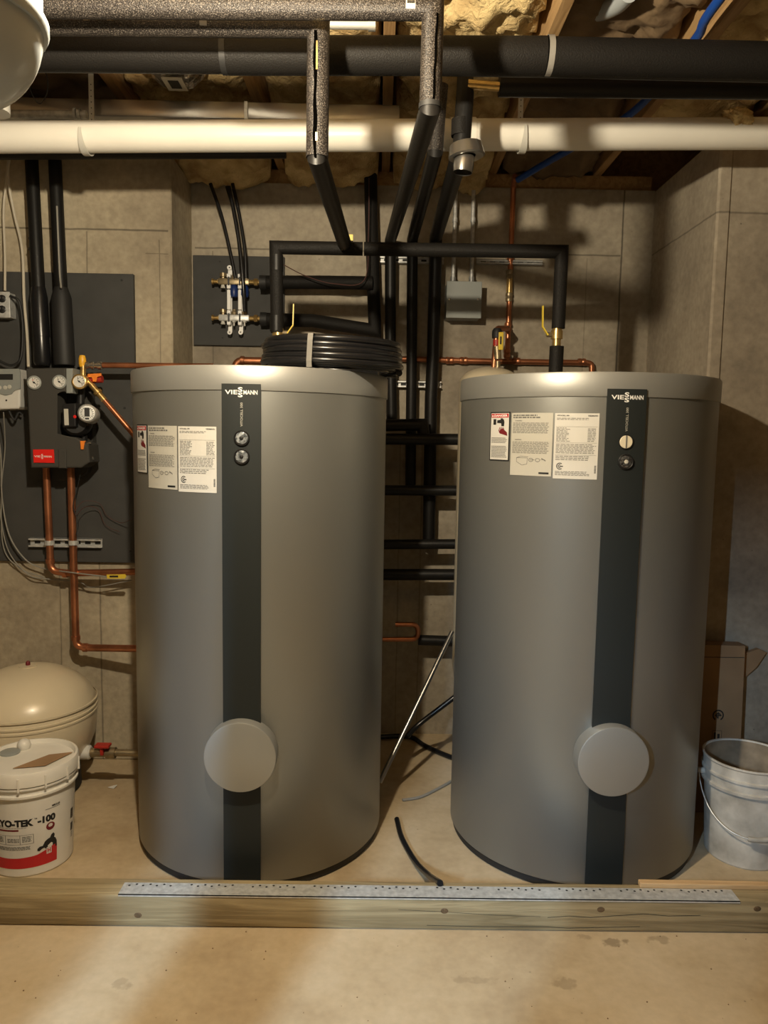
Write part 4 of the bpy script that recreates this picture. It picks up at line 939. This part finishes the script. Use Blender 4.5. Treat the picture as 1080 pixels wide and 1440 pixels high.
bm = NB(); p = at(118, 516, 3.26); lathe(bm, [(.009, 0), (.016, 0), (.016, .012), (.012, .014), (.012, .022), (.017, .024), (.017, .034), (.013, .036), (.013, .05), (.018, .052), (.018, .066), (.013, .07)], at(121, 513.5, 3.26), (1, 0, 0), 18); obj('threaded_union', bm, 'chrome', t, True, 25)
lever_obj('orange_lever', [(124, 526), (143, 525), (143, 529), (137, 530), (136, 537), (131, 537), (131, 530), (124, 531)], 0, 'orange', 3.24)
bm = NB(); a_ = at(120, 534, 3.26); b_ = at(144, 533, 3.26); cyl(bm, a_, b_, .016); obj('valve_body', bm, 'redlever', t, True)
bm = NB(); a_ = at(118, 529, 3.22); b_ = at(147, 563, 3.22); dd = (b_-a_); sweep(bm, [a_, a_+dd*.35, a_+dd*.36, a_+dd*.62, a_+dd*.63, a_+dd*.72, a_+dd*.73, b_], .01, 16, True, rad=[.009, .009, .0125, .0125, .019, .019, .013, .013]); obj('diagonal_union', bm, 'brass', t, True, 30)
# copper from the unit
bm = NB(); sweep(bm, [at(138, 513.5, 3.26), at(300, 515, 3.26)], .012, 14); obj('copper_pipe', bm, 'copper', smooth=True, label='horizontal copper pipe leaving the pump unit behind the left tank', cat='pipe')
bm = NB(); sweep(bm, [b_-dd*.02, b_+dd*1.6], .0115, 14); obj('copper_pipe', bm, 'copper', smooth=True, label='bright copper pipe slanting down from the gauges to the left tank', cat='pipe')
t1 = thing('copper_pipe', 'copper pipe under the pump unit that elbows right at the board edge', 'pipe', at(66, 700, 3.33))
bm = NB(); sweep(bm, fillet([at(65, 655, 3.33), at(71.5, 803, 3.33), at(95, 806, 3.33), at(260, 803, 3.30)], .045, 8), .0155, 16); obj('pipe', bm, 'copper', t1, True)
for p, dd_ in ((at(70.5, 789, 3.33), (0, 0, 1)), (at(92, 806.5, 3.33), (1, 0, 0))):
    bm = NB(); lathe(bm, [(.0155, -.010), (.019, -.009), (.019, .009), (.0155, .010)], p, dd_, 16); obj('solder_joint', bm, 'copper', t1, True)
t2 = thing('copper_pipe', 'long copper pipe dropping from the pump unit, elbowing right low on the wall', 'pipe', at(105, 800, 3.31))
bm = NB(); sweep(bm, fillet([at(99.5, 655, 3.31), at(107, 909, 3.31), at(128, 911, 3.31), at(190, 912, 3.25), at(240, 912, 3.2)], .045, 8), .0160, 16); obj('pipe', bm, 'copper', t2, True)
for p, dd_ in ((at(106.5, 897, 3.31), (0, 0, 1)), (at(120, 910.5, 3.31), (1, 0, 0))):
    bm = NB(); lathe(bm, [(.016, -.010), (.0195, -.009), (.0195, .009), (.016, .010)], p, dd_, 16); obj('solder_joint', bm, 'copper', t2, True)
for px, tt, Y in ((69.5, t1, 3.33), (103.5, t2, 3.31)):
    p = at(px, 763, Y); bm = NB(); lathe(bm, [(.016, -.010), (.021, -.010), (.021, .010), (.016, .010)], p, (0, 0, 1), 18); obj('pipe_clamp', bm, 'galv', tt, True)
bm = NB(); prism(bm, ox([(150, 808), (176, 807.5), (178, 810), (176, 813.5), (151, 813.5)], 3.27), 3.268, 3.2705, 0); tg = obj('cable_tag', bm, 'yellow', label='yellow tag on the cable end beside the left tank', cat='tag')
bm = NB(); prism(bm, ox([(154, 809.5), (166, 809.3), (166, 812), (154, 812)], 3.267), 3.2672, 3.2679); obj('tag_print', bm, 'ink', tg)
# cables
def cable(name, pts, r, mat, label, cat='cable', n=8):
    bm = NB(); sweep(bm, smoothpath(pts), r, n); return obj(name, bm, mat, smooth=True, label=label, cat=cat)
cable('cable', [at(14, 205, 3.35), at(8, 262, 3.38), at(5, 300, 3.39), at(7, 360, 3.38), at(7, 409, 3.36)], .0055, 'wirewhite', 'white cable coming down to the outlet box')
cable('cable', [at(17, 205, 3.34), at(11, 245, 3.36), at(20, 300, 3.385), at(31, 350, 3.385), at(34, 420, 3.37), at(38, 470, 3.37), at(40, 516, 3.32)], .0062, 'wirewhite', 'long white cable running down to the top of the pump unit')
cable('cord', [at(14, 416, 3.33), at(27, 425, 3.33), at(32, 460, 3.34), at(30, 500, 3.34), at(22, 512, 3.34), at(8, 512, 3.34), at(-20, 495, 3.34)], .0055, 'rubber', 'thick black cord looping right of the outlet box')
cable('cable', [at(-6, 590, 3.3), at(1, 640, 3.34), at(3, 700, 3.36), at(13, 752, 3.36), at(35, 786, 3.36), at(60, 799, 3.37), at(100, 805, 3.29), at(150, 811, 3.268)], .0032, 'wiregrey', 'grey cable sweeping down to the yellow tag')
cable('cable', [at(-8, 640, 3.36), at(0, 720, 3.37), at(12, 775, 3.38), at(40, 808, 3.38), at(65, 814, 3.38), at(110, 818, 3.38), at(130, 826, 3.37), at(185, 816, 3.36)], .0026, 'wiregrey', 'grey cable sagging below the lower edge of the board')
cable('cable', [at(5, 580, 3.28), at(7, 630, 3.36), at(2, 690, 3.37), at(5, 770, 3.38), at(30, 800, 3.385), at(62, 812, 3.385)], .0026, 'wiregrey', 'thin grey cable hanging from the controller')
cable('sensor_wire', [at(104, 720, 3.28), at(118, 705, 3.33), at(140, 708, 3.37), at(150, 725, 3.38), at(170, 735, 3.37), at(186, 730, 3.3)], .0014, 'wirebrown', 'upper thin dark wire arching from the copper pipe to the tank', 'wire', 6)
cable('sensor_wire', [at(106, 726, 3.28), at(120, 713, 3.33), at(138, 716, 3.37), at(148, 738, 3.38), at(168, 748, 3.37)], .0014, 'wirebrown', 'lower thin dark wire trailing from the copper pipe', 'wire', 6)
cable('sensor_wire', [at(114, 662, 3.27), at(108, 690, 3.28), at(103, 712, 3.278), at(110, 735, 3.28), at(107, 752, 3.28)], .0018, 'rubber', 'bunched black sensor lead tied to the copper pipe', 'wire', 6)
cable('ceiling_wire', [at(33, 88, 2.75), at(44, 130, 2.76), at(56, 146, 2.78), at(66, 130, 2.76), at(66, 108, 2.74), at(55, 88, 2.72)], .0016, 'rubber', 'thin black wire looping below the ceiling at the left', 'wire', 6)
# outlet box
a = at(-8, 446, 3.34); b = at(13, 411, 3.34)
t = thing('outlet_box', 'metal outlet box with black sockets on the grey board edge', 'outlet', at(3, 446, 3.37))
bm = NB(); box(bm, (a.x, 3.345, a.z), (b.x, 3.397, b.z), .002, 1); obj('housing', bm, 'galv', t)
bm = NB(); box(bm, (a.x-.002, 3.338, a.z-.002), (b.x+.002, 3.345, b.z+.002), .003, 2); obj('cover_plate', bm, 'galv', t, True)
for py in (420, 435):
    p = at(3, py, 3.337); bm = NB(); lathe(bm, [(0, .006), (.013, .006), (.016, .004), (.016, 0)], (p.x, 3.339, p.z), (0, -1, 0), 20); s_ = obj('socket', bm, 'black', t, True)
    bm = NB()
    for dx in (-.006, .005): box(bm, (p.x+dx, 3.3325, p.z-.001), (p.x+dx+.0018, 3.3331, p.z+.008))
    obj('socket_slots', bm, 'inkgrey', s_, kind='stuff')
# controller
t = thing('controller', 'white and grey control unit with display at the left edge', 'controller', at(5, 574, 3.36))
bm = NB(); prism(bm, ox([(-35, 520), (26, 519), (28.5, 522), (28, 572), (25, 575), (-35, 577)], 3.29), 3.29, 3.397, .008); obj('housing', bm, 'label', t)
bm = NB(); prism(bm, ox([(-35, 519), (26, 518.5), (28, 522), (28, 547), (20, 549), (16, 554), (8, 556), (0, 554), (-4, 549), (-35, 548)], 3.284), 3.284, 3.292, .002); fc = obj('front_panel', bm, 'box', t)
bm = NB(); prism(bm, ox([(-25, 526), (18, 526), (18, 534), (-25, 534)], 3.283), 3.2825, 3.286); obj('display', bm, 'ink', fc)
for px, py in ((-1, 545), (7, 545), (13, 544)):
    p = at(px, py, 3.283); bm = NB(); lathe(bm, [(0, .003), (.0075, .002), (.009, 0)], (p.x, 3.284, p.z), (0, -1, 0), 16); obj('button', bm, 'label2', fc, True)
bm = NB(); p = at(9, 563, 3.289); lathe(bm, [(0, .001), (.004, .001)], (p.x, 3.289, p.z), (0, -1, 0), 10); obj('screw', bm, 'ink', t)
cable('cord', [at(12, 576, 3.32), at(20, 590, 3.33), at(26, 580, 3.34), at(31, 583, 3.35)], .005, 'rubber', 'short black leads bunched under the control unit')

# ================================================================== EXPANSION TANK, LEFT
c = at(42, 1020, 3.12); ecx = c.x; ecy = 3.12; zt = at(42, 936, 3.12).z; zb = .05; Rv = .268
t = thing('expansion_tank', 'large cream expansion tank standing against the left wall', 'expansion tank', (ecx, ecy, 0))
hd = .19; prof = [(.0, zb+.02), (.10, zb+.025), (.18, zb+.06), (.235, zb+.12), (.262, zb+.19), (Rv, zb+.26)]+[(Rv, zt-hd)]+[(Rv*math.cos(a), zt-hd+hd*math.sin(a)) for a in [PI/2*k/14 for k in range(1, 15)]]
bm = NB(); lathe(bm, prof, (ecx, ecy, 0), n=72); obj('shell', bm, 'cream', t, True, 60)
zm = at(130, 990, 3.12).z
for dz in (.012, -.016, -.034):
    bm = NB(); lathe(bm, [(Rv-.001, -.006), (Rv+.0035, -.004), (Rv+.0035, .004), (Rv-.001, .006)], (ecx, ecy, zm+dz), n=72); obj('shell_ridge', bm, 'cream', t, True)
bm = NB(); lathe(bm, [(0, 0), (.19, 0), (.20, .01), (.195, .085), (.15, .09), (0, .09)], (ecx, ecy, 0), n=48); obj('base_ring', bm, 'rubber', t, True)
bm = NB(); lathe(bm, [(0, .0), (.035, -.004), (.036, .003), (0, .004)], (ecx, ecy, zt-.001), n=28); obj('valve_plate', bm, 'cream', t, True)
bm = NB(); lathe(bm, [(0, 0), (.009, 0), (.009, .012), (.005, .018), (0, .018)], (ecx, ecy, zt+.002), n=14); obj('air_valve', bm, 'maroon', t, True)
p = at(126, 1058, 3.1); q = at(190, 1059, 3.1); pz = p.z
t = thing('valve_pipe', 'brass valve with red handle between the cream tank and left tank', 'valve', p)
bm = NB(); lathe(bm, [(.0, -.03), (.03, -.03), (.030, .006), (.024, .012), (0, .012)], Vector((p.x-.006, 3.1, pz)), (1, 0, 0), 24); obj('inlet_collar', bm, 'label', t, True)
bm = NB(); sweep(bm, [Vector((p.x, 3.1, pz)), Vector((p.x+.07, 3.1, pz)), Vector((p.x+.071, 3.1, pz)), Vector((p.x+.11, 3.1, pz)), Vector((p.x+.111, 3.1, pz)), Vector((q.x+.1, 3.1, pz))], .015, 16, True, rad=[.018, .018, .023, .023, .015, .015]); obj('pipe', bm, 'oldbrass', t, True, 30)
bm = NB(); a = at(133, 1051, 3.07); b = at(152, 1048, 3.07); box(bm, (a.x, 3.06, b.z-.012), (b.x+.005, 3.10, b.z), .003, 2); box(bm, ((a.x+b.x)/2-.006, 3.07, pz), ((a.x+b.x)/2+.006, 3.09, b.z-.004)); obj('red_handle', bm, 'redlever', t)

# ================================================================== PAILS
def pail_profile(): return None
c = at(42, 1062, 2.60); px_, py_ = c.x, 2.60; Hh = .375
t = thing('white_pail', 'white lidded plastic pail with red and black label, front left', 'bucket', (px_, py_, 0))
bm = NB(); lathe(bm, [(0, 0), (.130, 0), (.134, .006), (.147, Hh-.10), (.1475, Hh-.085), (.158, Hh-.085), (.158, Hh-.078), (.149, Hh-.076), (.149, Hh-.058), (.158, Hh-.057), (.158, Hh-.050), (.15, Hh-.048), (.152, Hh-.02), (0, Hh-.02)], (px_, py_, 0), n=72); pbody = obj('body', bm, 'pail', t, True, 30)
bm = NB(); lathe(bm, [(.152, Hh-.045), (.161, Hh-.045), (.162, Hh-.008), (.158, Hh+.002), (.150, Hh+.003), (.146, Hh-.006), (.144, Hh-.012), (0, Hh-.010)], (px_, py_, 0), n=72)
lid = obj('lid', bm, 'pail', t, True, 35)
bm = NB()
for k in range(12):
    a = 2*PI*k/12+.2; q = Vector((px_+.1615*math.cos(a), py_+.1615*math.sin(a), 0)); e = Vector((-math.sin(a), math.cos(a), 0))*.003; rr = Vector((math.cos(a), math.sin(a), 0))*.004
    vs = [q-e-rr, q+e-rr, q+e+rr, q-e+rr]; lo = [bm.verts.new(v+Vector((0, 0, Hh-.058))) for v in vs]; hi_ = [bm.verts.new(v+Vector((0, 0, Hh-.012))) for v in vs]
    bm.faces.new(lo); bm.faces.new(hi_[::-1])
    for i in range(4): bm.faces.new((lo[i], lo[(i+1) % 4], hi_[(i+1) % 4], hi_[i]))
obj('lid_ribs', bm, 'pail', lid, kind='stuff')
cp = onz(28, 1050, Hh); bm = NB(); lathe(bm, [(.0, 0), (.034, 0), (.034, .006), (.028, .009), (0, .008)], (cp.x-.022, cp.y-.03, Hh-.012), n=30); obj('spout_cap', bm, 'box', lid, True, label='grey screw cap')
bm = NB(); bmesh.ops.create_uvsphere(bm, u_segments=16, v_segments=10, radius=.024, matrix=Matrix.Translation((cp.x+.01, cp.y+.01, Hh+.002))); obj('knob', bm, 'pail', lid, True)
bm = NB(); q0 = px_+.035; vs = [(q0-.055, py_-.085), (q0+.045, py_-.06), (q0+.095, py_+.055), (q0+.02, py_+.03)]
bm.faces.new([bm.verts.new((x, y, Hh-.0075)) for x, y in vs]); r_ = bmesh.ops.extrude_face_region(bm, geom=bm.faces[:]); bmesh.ops.translate(bm, verts=[e for e in r_['geom'] if isinstance(e, bmesh.types.BMVert)], vec=(0, 0, .0015)); obj('paper_label', bm, 'cardboard', lid, label='torn brown paper scrap')
def PS(u, v, w):  # u degrees from the front, v height
    R_ = .134+(.147-.134)*(v/.275)+.0006+w; a = math.radians(u); return Vector((px_+R_*math.sin(a), py_-R_*math.cos(a), v))
# the camera sees this pail from its right: picture centre of the print is ~ +24 degrees
bm = NB(); put_text(bm, 'CRYO-TEK', -34, 27, .186, .212, PS, .06); put_text(bm, 'TM', 28, 31.5, .207, .212, PS, .02); put_text(bm, '-100', 32, 56, .186, .212, PS, .06); obj('brand_lettering', bm, 'ink', pbody, label='bold black lettering')
bm = NB(); put_text(bm, 'HERCULES', 51, 63, .236, .243, PS, .05)
for k in range(9): quad(bm, 86, 94, .150+k*.0042, .1525+k*.0042, PS, 0, 2)
for k in range(6): quad(bm, 87, 94, .104+k*.005, .107+k*.005, PS, 0, 2)
for k in range(3): quad(bm, 88, 93, .080+k*.007, .082+k*.007, PS, 0, 1)
quad(bm, 42, 63, .231, .2325, PS, 0, 4); obj('side_print', bm, 'ink', pbody, kind='stuff')
bm = NB(); n = 26
for k in range(n):
    a0_ = -60+(58.5+60)*k/n; a1_ = -60+(58.5+60)*(k+1)/n
    tz = lambda a: .084 - .012*math.cos((a+5)/65*PI*.5) + (.012 if a > 30 else 0)*min(1, (a-30)/20 if a > 30 else 0)
    bm.faces.new([bm.verts.new(PS(a0_, .034, 0)), bm.verts.new(PS(a1_, .034, 0)), bm.verts.new(PS(a1_, tz(a1_), 0)), bm.verts.new(PS(a0_, tz(a0_), 0))])
obj('red_band', bm, 'red', pbody)
bm = NB(); pts = [(34, .104), (31, .098), (31, .090), (34, .088), (37, .094), (40, .096), (44, .086), (58, .086), (58, .106), (56, .118), (54, .122), (55, .132), (53, .140), (50, .136), (48, .126), (45, .124), (41, .118), (38, .104)]
poly(bm, pts, PS, .0006); obj('emblem_shape', bm, 'ink', pbody, label='dark emblem on the red band')
bm = NB(); quad(bm, 43, 50, .070, .094, PS, .0010, 2); obj('emblem_badge', bm, 'label', pbody); bm = NB(); put_text(bm, 'H', 44.3, 48.7, .074, .090, PS, .04, .0014); obj('emblem_letter', bm, 'red', pbody)
bm = NB(); K = 12
for k in range(K):
    a = 2*PI*k/K; b_ = 2*PI*(k+1)/K; f_ = lambda z, r_: (49+6.2*r_*math.cos(z), .168+.0145*r_*math.sin(z))
    poly(bm, [f_(a, .45+.25*math.sin(a)), f_(a, 1), f_(b_, 1), f_(b_, .45+.25*math.sin(b_))], PS, 0)
quad(bm, -34, 8, .171, .177, PS, 0, 6); obj('red_seal', bm, 'maroon', pbody)
bm = NB(); rn = random.Random(3)
def wordsP(u0, u1, v0, v1, rows):
    h = (v1-v0)/rows
    for i in range(rows):
        u = u0; top = v1-h*i
        while u < u1-.5: e = min(u1, u+rn.uniform(1.5, 5)); quad(bm, u, e, top-h*.5, top, PS, 0); u = e+.7
wordsP(-34, -14, .128, .150, 4); wordsP(-8, 8, .128, .144, 3); wordsP(12, 24, .128, .150, 4); wordsP(-34, 22, .100, .114, 3); wordsP(-34, 18, .180, .183, 1)
for uu in (-36, -11, 9, 26): quad(bm, uu, uu+.7, .122, .156, PS, 0)
for vv in (.122, .155): quad(bm, -36, 26.7, vv, vv+.001, PS, 0, 8)
obj('fine_print', bm, 'inkgrey', pbody, kind='stuff')

bx_, by_ = 1.385, 2.69; Hh = .375
t = thing('open_pail', 'dirty open pail with wire handle, right of the right tank', 'bucket', (bx_, by_, 0))
bm = NB(); lathe(bm, [(0, 0), (.128, 0), (.132, .006), (.146, Hh-.10), (.157, Hh-.098), (.158, Hh-.088), (.149, Hh-.085), (.150, Hh-.055), (.1585, Hh-.053), (.159, Hh-.045), (.152, Hh-.043), (.1535, Hh-.01), (.158, Hh-.004), (.157, Hh+.001), (.151, Hh+.001), (.149, Hh-.006)], (bx_, by_, 0), n=72); obj('body', bm, 'dirty', t, True, 30)
bm = NB(); lathe(bm, [(.1488, Hh-.004), (.146, Hh-.05), (.130, .012), (0, .012)], (bx_, by_, 0), n=60); obj('inside', bm, 'pailin', t, True)
bm = NB(); hp = []
for k in range(25):
    s = -1+2*k/24; a = math.radians(-90+s*88+0)   # pivots at left and right, hangs down at the front
    R_ = .168; zz = Hh-.075-.165*(1-abs(s)**2.2)
    ang_ = -PI/2+s*PI/2*.98-.25; hp.append(Vector((bx_+R_*math.cos(ang_), by_+R_*math.sin(ang_), zz)))
sweep(bm, hp, .0022, 8); hd_ = obj('handle', bm, 'galv', t, True)
bm = NB(); sweep(bm, hp[11:16], .009, 12); obj('handle_grip', bm, 'dirty', hd_, True)
for k in (0, 24):
    q = hp[k]; rr = Vector((q.x-bx_, q.y-by_, 0)).normalized(); bm = NB(); lathe(bm, [(0, -.02), (.012, -.02), (.010, .004), (0, .005)], q, rr, 14); obj('handle_ear', bm, 'dirty', t, True)

# cardboard box leaning behind
a = at(1046, 907, 3.0); t = thing('cardboard_box', 'flattened brown cardboard box leaning on the wall behind the open pail', 'box', (1.29, 3.01, 0))
bm = NB(); prism(bm, [(1.245, 0), (a.x+.012, 0), (a.x, a.z), (1.242, a.z+.004)], 2.985, 3.05, .002); pn = obj('panel', bm, 'cardboard', t)
z1_ = at(1010, 925, 2.98).z; bm = NB(); box(bm, (1.245, 2.9835, z1_), (a.x-.002, 2.985, z1_+.002)); obj('crease', bm, 'ink', pn)
bm = NB(); prism(bm, [(a.x+.002, at(1047, 965, 3.0).z), (a.x+.006, at(1047, 925, 3.0).z), (at(1068, 913, 3.03).x, at(1068, 913, 3.03).z), (at(1079, 918, 3.03).x, at(1079, 918, 3.03).z), (at(1064, 940, 3.03).x, at(1064, 940, 3.03).z)], 3.035, 3.055); obj('flap_shadow', bm, 'cardboard', t)  # brown sheet built in place of the cardboard's shadow on the wall
fnb = lambda u, v, w: Vector((u, 2.9843-w, v)); bm = NB(); c_ = at(1010, 1006, 2.984); K = 22
for k in range(K):
    a0_ = -60+300*k/K; a1_ = -60+300*(k+1)/K
    poly(bm, [(c_.x+r_*math.cos(math.radians(z)), c_.z+r_*math.sin(math.radians(z))) for z, r_ in ((a0_, .018), (a0_, .0235), (a1_, .0235), (a1_, .018))], fnb, 0)
    poly(bm, [(c_.x+r_*math.cos(math.radians(z)), c_.z+r_*math.sin(math.radians(z))) for z, r_ in ((a0_+30, .006), (a0_+30, .0105), (a1_+30, .0105), (a1_+30, .006))], fnb, 0)
for x0_, x1_, z0_, z1__ in ((-.014, -.002, -.002, .002), (.002, .014, -.002, .002), (-.002, .002, -.014, .014)): quad(bm, c_.x+x0_, c_.x+x1_, c_.z+z0_, c_.z+z1__, fnb, .0004)
d_ = at(1008, 1034, 2.984)
for x0_, x1_, z0_, z1__ in ((-.02, .02, .018, .0195), (-.02, -.0185, -.02, .018), (.0185, .02, -.02, .018), (-.012, -.004, -.016, .012), (.002, .012, -.016, .006)): quad(bm, d_.x+x0_, d_.x+x1_, d_.z+z0_, d_.z+z1__, fnb, 0)
obj('box_print', bm, 'ink', pn, kind='stuff')

# ================================================================== LOOSE TUBES ON THE FLOOR
def onfl(px, py, z): return onz(px, py, z)
cable('tube_offcut', [onfl(558, 1152, .012), onfl(565, 1178, .012), onfl(583, 1210, .014), onfl(602, 1230, .055), onfl(619, 1242, .117)], .0105, 'pex', 'short black tube offcut lying between the tanks, touching the beam', 'tube', 12)
cable('black_hose', [onfl(548, 1048, .02)+Vector((-.05, .1, 0)), onfl(575, 1036, .02), onfl(600, 1050, .014), onfl(640, 1067, .012), onfl(700, 1085, .012)], .012, 'pex', 'black hose on the floor running under the right tank side', 'hose', 10)
cable('black_hose', [at(572, 1036, 3.35), at(590, 1018, 3.4), at(633, 985, 3.42), at(642, 978, 3.43)], .012, 'pex', 'black hose rising from the floor behind the right tank', 'hose', 10)
cable('shadow_tube', [onfl(566, 1125, .007), onfl(590, 1121, .007), onfl(612, 1111, .007), onfl(640, 1095, .007), onfl(690, 1060, .007)], .006, 'wiregrey', 'thin grey tube drawn for a curved shadow on the floor between the tanks', 'hose', 8)  # grey tube standing in for a tube's shadow on the floor
bm = NB(); sweep(bm, [at(534, 1100, 3.0), at(636, 888, 3.34)], .010, 10); obj('metal_rod', bm, M['duct'], smooth=True, label='slim grey metal tube leaning across the gap between the tanks', cat='rod')
bm = NB(); p = onfl(158, 1108, .0); bm.faces.new([bm.verts.new(p+Vector(v)) for v in ((-.02, 0, .002), (.01, -.012, .002), (.02, .004, .012), (.0, .014, .004))]); r_ = bmesh.ops.extrude_face_region(bm, geom=bm.faces[:]); bmesh.ops.translate(bm, verts=[e for e in r_['geom'] if isinstance(e, bmesh.types.BMVert)], vec=(0, 0, .001)); obj('paper_scrap', bm, 'label', label='tiny white paper scrap on the floor left of the left tank', cat='paper')
bm = NB()   # debris joined: grit on the floor
rn = random.Random(9)
for k in range(90):
    x = rn.uniform(-1.0, 1.3); y = rn.uniform(1.75, 2.2) if k % 3 else rn.uniform(2.32, 2.385); s = rn.uniform(.0008, .0028)
    bmesh.ops.create_cone(bm, segments=5, radius1=s, radius2=s*.4, depth=s, cap_ends=True, matrix=Matrix.Translation((x, y, s/2)) @ Matrix.Rotation(rn.random()*6, 4, 'Z'))
obj('floor_grit', bm, 'sheath', label='fine dark grit scattered over the concrete floor', cat='grit', kind='stuff')

# ================================================================== CEILING THINGS
# metal duct behind the white pipe
bm = NB(); a = at(-60, 165, 2.9); b = at(562, 165, 2.9); z0 = at(250, 165, 2.9).z
t = thing('metal_duct', 'flat galvanized duct lying behind the white drain pipe', 'duct', ((a.x+b.x)/2, 3, z0))
bm = NB(); s_ = at(346, 150, 2.9).x; zd = at(250, 141, 2.9).z; box(bm, (a.x-.3, 2.9, z0), (s_-.001, 3.15, zd), .004, 2); obj('duct_section', bm, 'duct', t, True); bm = NB(); box(bm, (s_+.001, 2.9, z0), (b.x, 3.15, zd), .004, 2); obj('duct_section', bm, 'duct', t, True)
bm = NB(); box(bm, (s_-.006, 2.896, z0-.003), (s_+.006, 2.90, zd)); obj('seam', bm, 'galv', t)
bm = NB(); sweep(bm, [at(-60, 160, 2.86), at(122, 161, 2.86)], .014, 14); e = at(108, 160, 2.86); lathe(bm, [(.014, -.01), (.019, -.01), (.019, .0), (.015, .002), (.019, .004), (.019, .014), (.014, .014)], e, (1, 0, 0), 14); obj('steel_conduit', bm, 'galv', smooth=True, label='steel conduit running left just above the white pipe', cat='conduit')
# foil flexible duct in a joist bay
bm = NB(); r_ = .108; cx_ = -.735
for j in range(70):
    pass
rings = []
for j in range(61):
    y = 1.5+1.36*j/60; rr = r_+.004*math.sin(j*1.7)
    rings.append([bm.verts.new((cx_+(rr+.006*noise.noise(Vector((math.cos(a)*4, math.sin(a)*4, y*14))))*math.cos(a), y, 2.852+(rr+.006*noise.noise(Vector((math.cos(a)*5, math.sin(a)*5, y*12))))*math.sin(a))) for a in [2*PI*k/40 for k in range(40)]])
for A_, B_ in zip(rings, rings[1:]):
    for k in range(40): bm.faces.new((A_[k], A_[(k+1) % 40], B_[(k+1) % 40], B_[k]))
fd = obj('foil_duct', bm, 'foil', smooth=True, angle=180, label='crumpled silver foil duct up between the joists, left of centre', cat='duct')
c_ = onz(246, 116, 2.74); bm = NB(); box(bm, (c_.x-.035, c_.y-.05, 2.7335), (c_.x+.035, c_.y+.05, 2.7355)); lb2 = obj('duct_label', bm, 'label2', fd)
bm = NB(); box(bm, (c_.x-.018, c_.y-.03, 2.7322), (c_.x+.018, c_.y+.03, 2.7333)); obj('label_print', bm, 'ink', lb2)
# blue tubes
bm = NB(); sweep(bm, smoothpath([Vector((.965, 1.2, 2.772)), onz(1015, -5, 2.772), onz(976, 58, 2.772), Vector((.95, 3.0, 2.765)), at(812, 204, 3.3), at(770, 228, 3.5), at(728, 253, 3.66)]), .0145, 12)
obj('blue_pipe', bm, 'bluepipe', smooth=True, label='blue plastic water pipe running under the joists at the right', cat='pipe')
bm = NB(); sweep(bm, [at(462, 35, 2.25), at(520, 36, 2.25)], .011, 14); lathe(bm, [(.011, 0), (.015, 0), (.015, .02), (.011, .02)], at(518, 36, 2.25), (1, 0, 0), 14); obj('white_stub_pipe', bm, 'pvcend', smooth=True, label='short white plastic pipe right of the split foam drop', cat='pipe')
bm = NB(); c_ = onz(870, -4, 2.93); sweep(bm, smoothpath([onz(790, 18, 2.95), onz(838, 16, 2.92), onz(866, 6, 2.88), onz(885, -12, 2.86)]), .03, 18); obj('plastic_elbow', bm, 'white', smooth=True, label='pale plastic elbow pipe up in the joist bay, upper right', cat='pipe')
# white vessel upper left
c = at(-70, 24, 1.0); R_ = .106
t = thing('hanging_vessel', 'white enamelled vessel hanging at the upper left corner', 'expansion tank', c)
bm = NB(); lathe(bm, [(0, -R_*1.02)]+[(R_*math.cos(a), -R_*1.02*math.sin(a)) for a in [PI/2*(1-k/16) for k in range(1, 17)]]+[(R_, .02), (R_, .10), (R_*.8, .16), (R_*.3, .18), (0, .18)], c, n=56); obj('shell', bm, 'white', t, True, 60)
bm = NB(); lathe(bm, [(R_-.002, -.004), (R_+.005, -.005), (R_+.007, .0), (R_+.007, .009), (R_+.005, .013), (R_-.002, .013)], c, n=56); obj('rim', bm, 'white', t, True)
bm = NB(); cyl(bm, c+Vector((0, 0, .17)), Vector((c.x, c.y, JB+.06)), .012); obj('hanger_rod', bm, 'galv', t)
c2 = at(-14, 128, 2.45); bm = NB(); cyl(bm, Vector((c2.x, 2.45, at(0, 158, 2.45).z)), Vector((c2.x, 2.45, JB)), .055, n=32); obj('white_pipe_stub', bm, 'pvcend', smooth=True, label='white pipe end hanging behind the vessel at the left edge', cat='pipe')
# lamp holder of the bulb, above the frame
jx = -.485
bm = NB(); lathe(bm, [(0, 0), (.055, 0), (.055, -.02), (.03, -.05), (.022, -.09), (0, -.09)], (LAMP.x, LAMP.y, JB), n=28)
LH = bm; bm = NB(); cyl(bm, (LAMP.x, LAMP.y, JB-.08), (LAMP.x, LAMP.y, LAMP.z+.10), .004, n=8); lathe(bm, [(0, .10), (.02, .095), (.022, .05), (.018, .045), (0, .045)], LAMP, n=20); cordbm = bm; bm = LH
t = thing('lamp_holder', 'white porcelain lamp holder under the joists above the camera view', 'lamp', (LAMP.x, LAMP.y, JB)); obj('holder', bm, 'bulb', t, True); obj('pendant_socket', cordbm, 'black', t, True)
bm = NB(); box(bm, (LAMP.x-.12, LAMP.y-.05, JB), (LAMP.x+.08, LAMP.y+.05, JB+.02)); obj('backing_board', bm, 'joist', t)
# partition added behind the camera; its gaps cut the cool light into floor streaks
t = thing('light_blocker', 'added light partition with an open doorway behind the camera', 'blocker', (0, -.45, 0))
for lo, hi in (((-3.0, -.50, 0), (-1.225, -.41, JB)), ((-.70, -.50, 0), (3.0, -.41, JB)), ((-1.225, -.50, 1.86), (-.70, -.41, JB)), ((-.855, -.50, 0), (-.70, -.41, 1.66))):
    bm = NB(); box(bm, lo, hi); obj('blocker_panel', bm, 'wall_o', t)
for x, w in ((-1.11, .038),):
    bm = NB(); box(bm, (x-w, -.50, 0), (x+w, -.41, 1.86)); obj('blocker_post', bm, 'joist', t)  # added upright that throws a dark streak on the floor
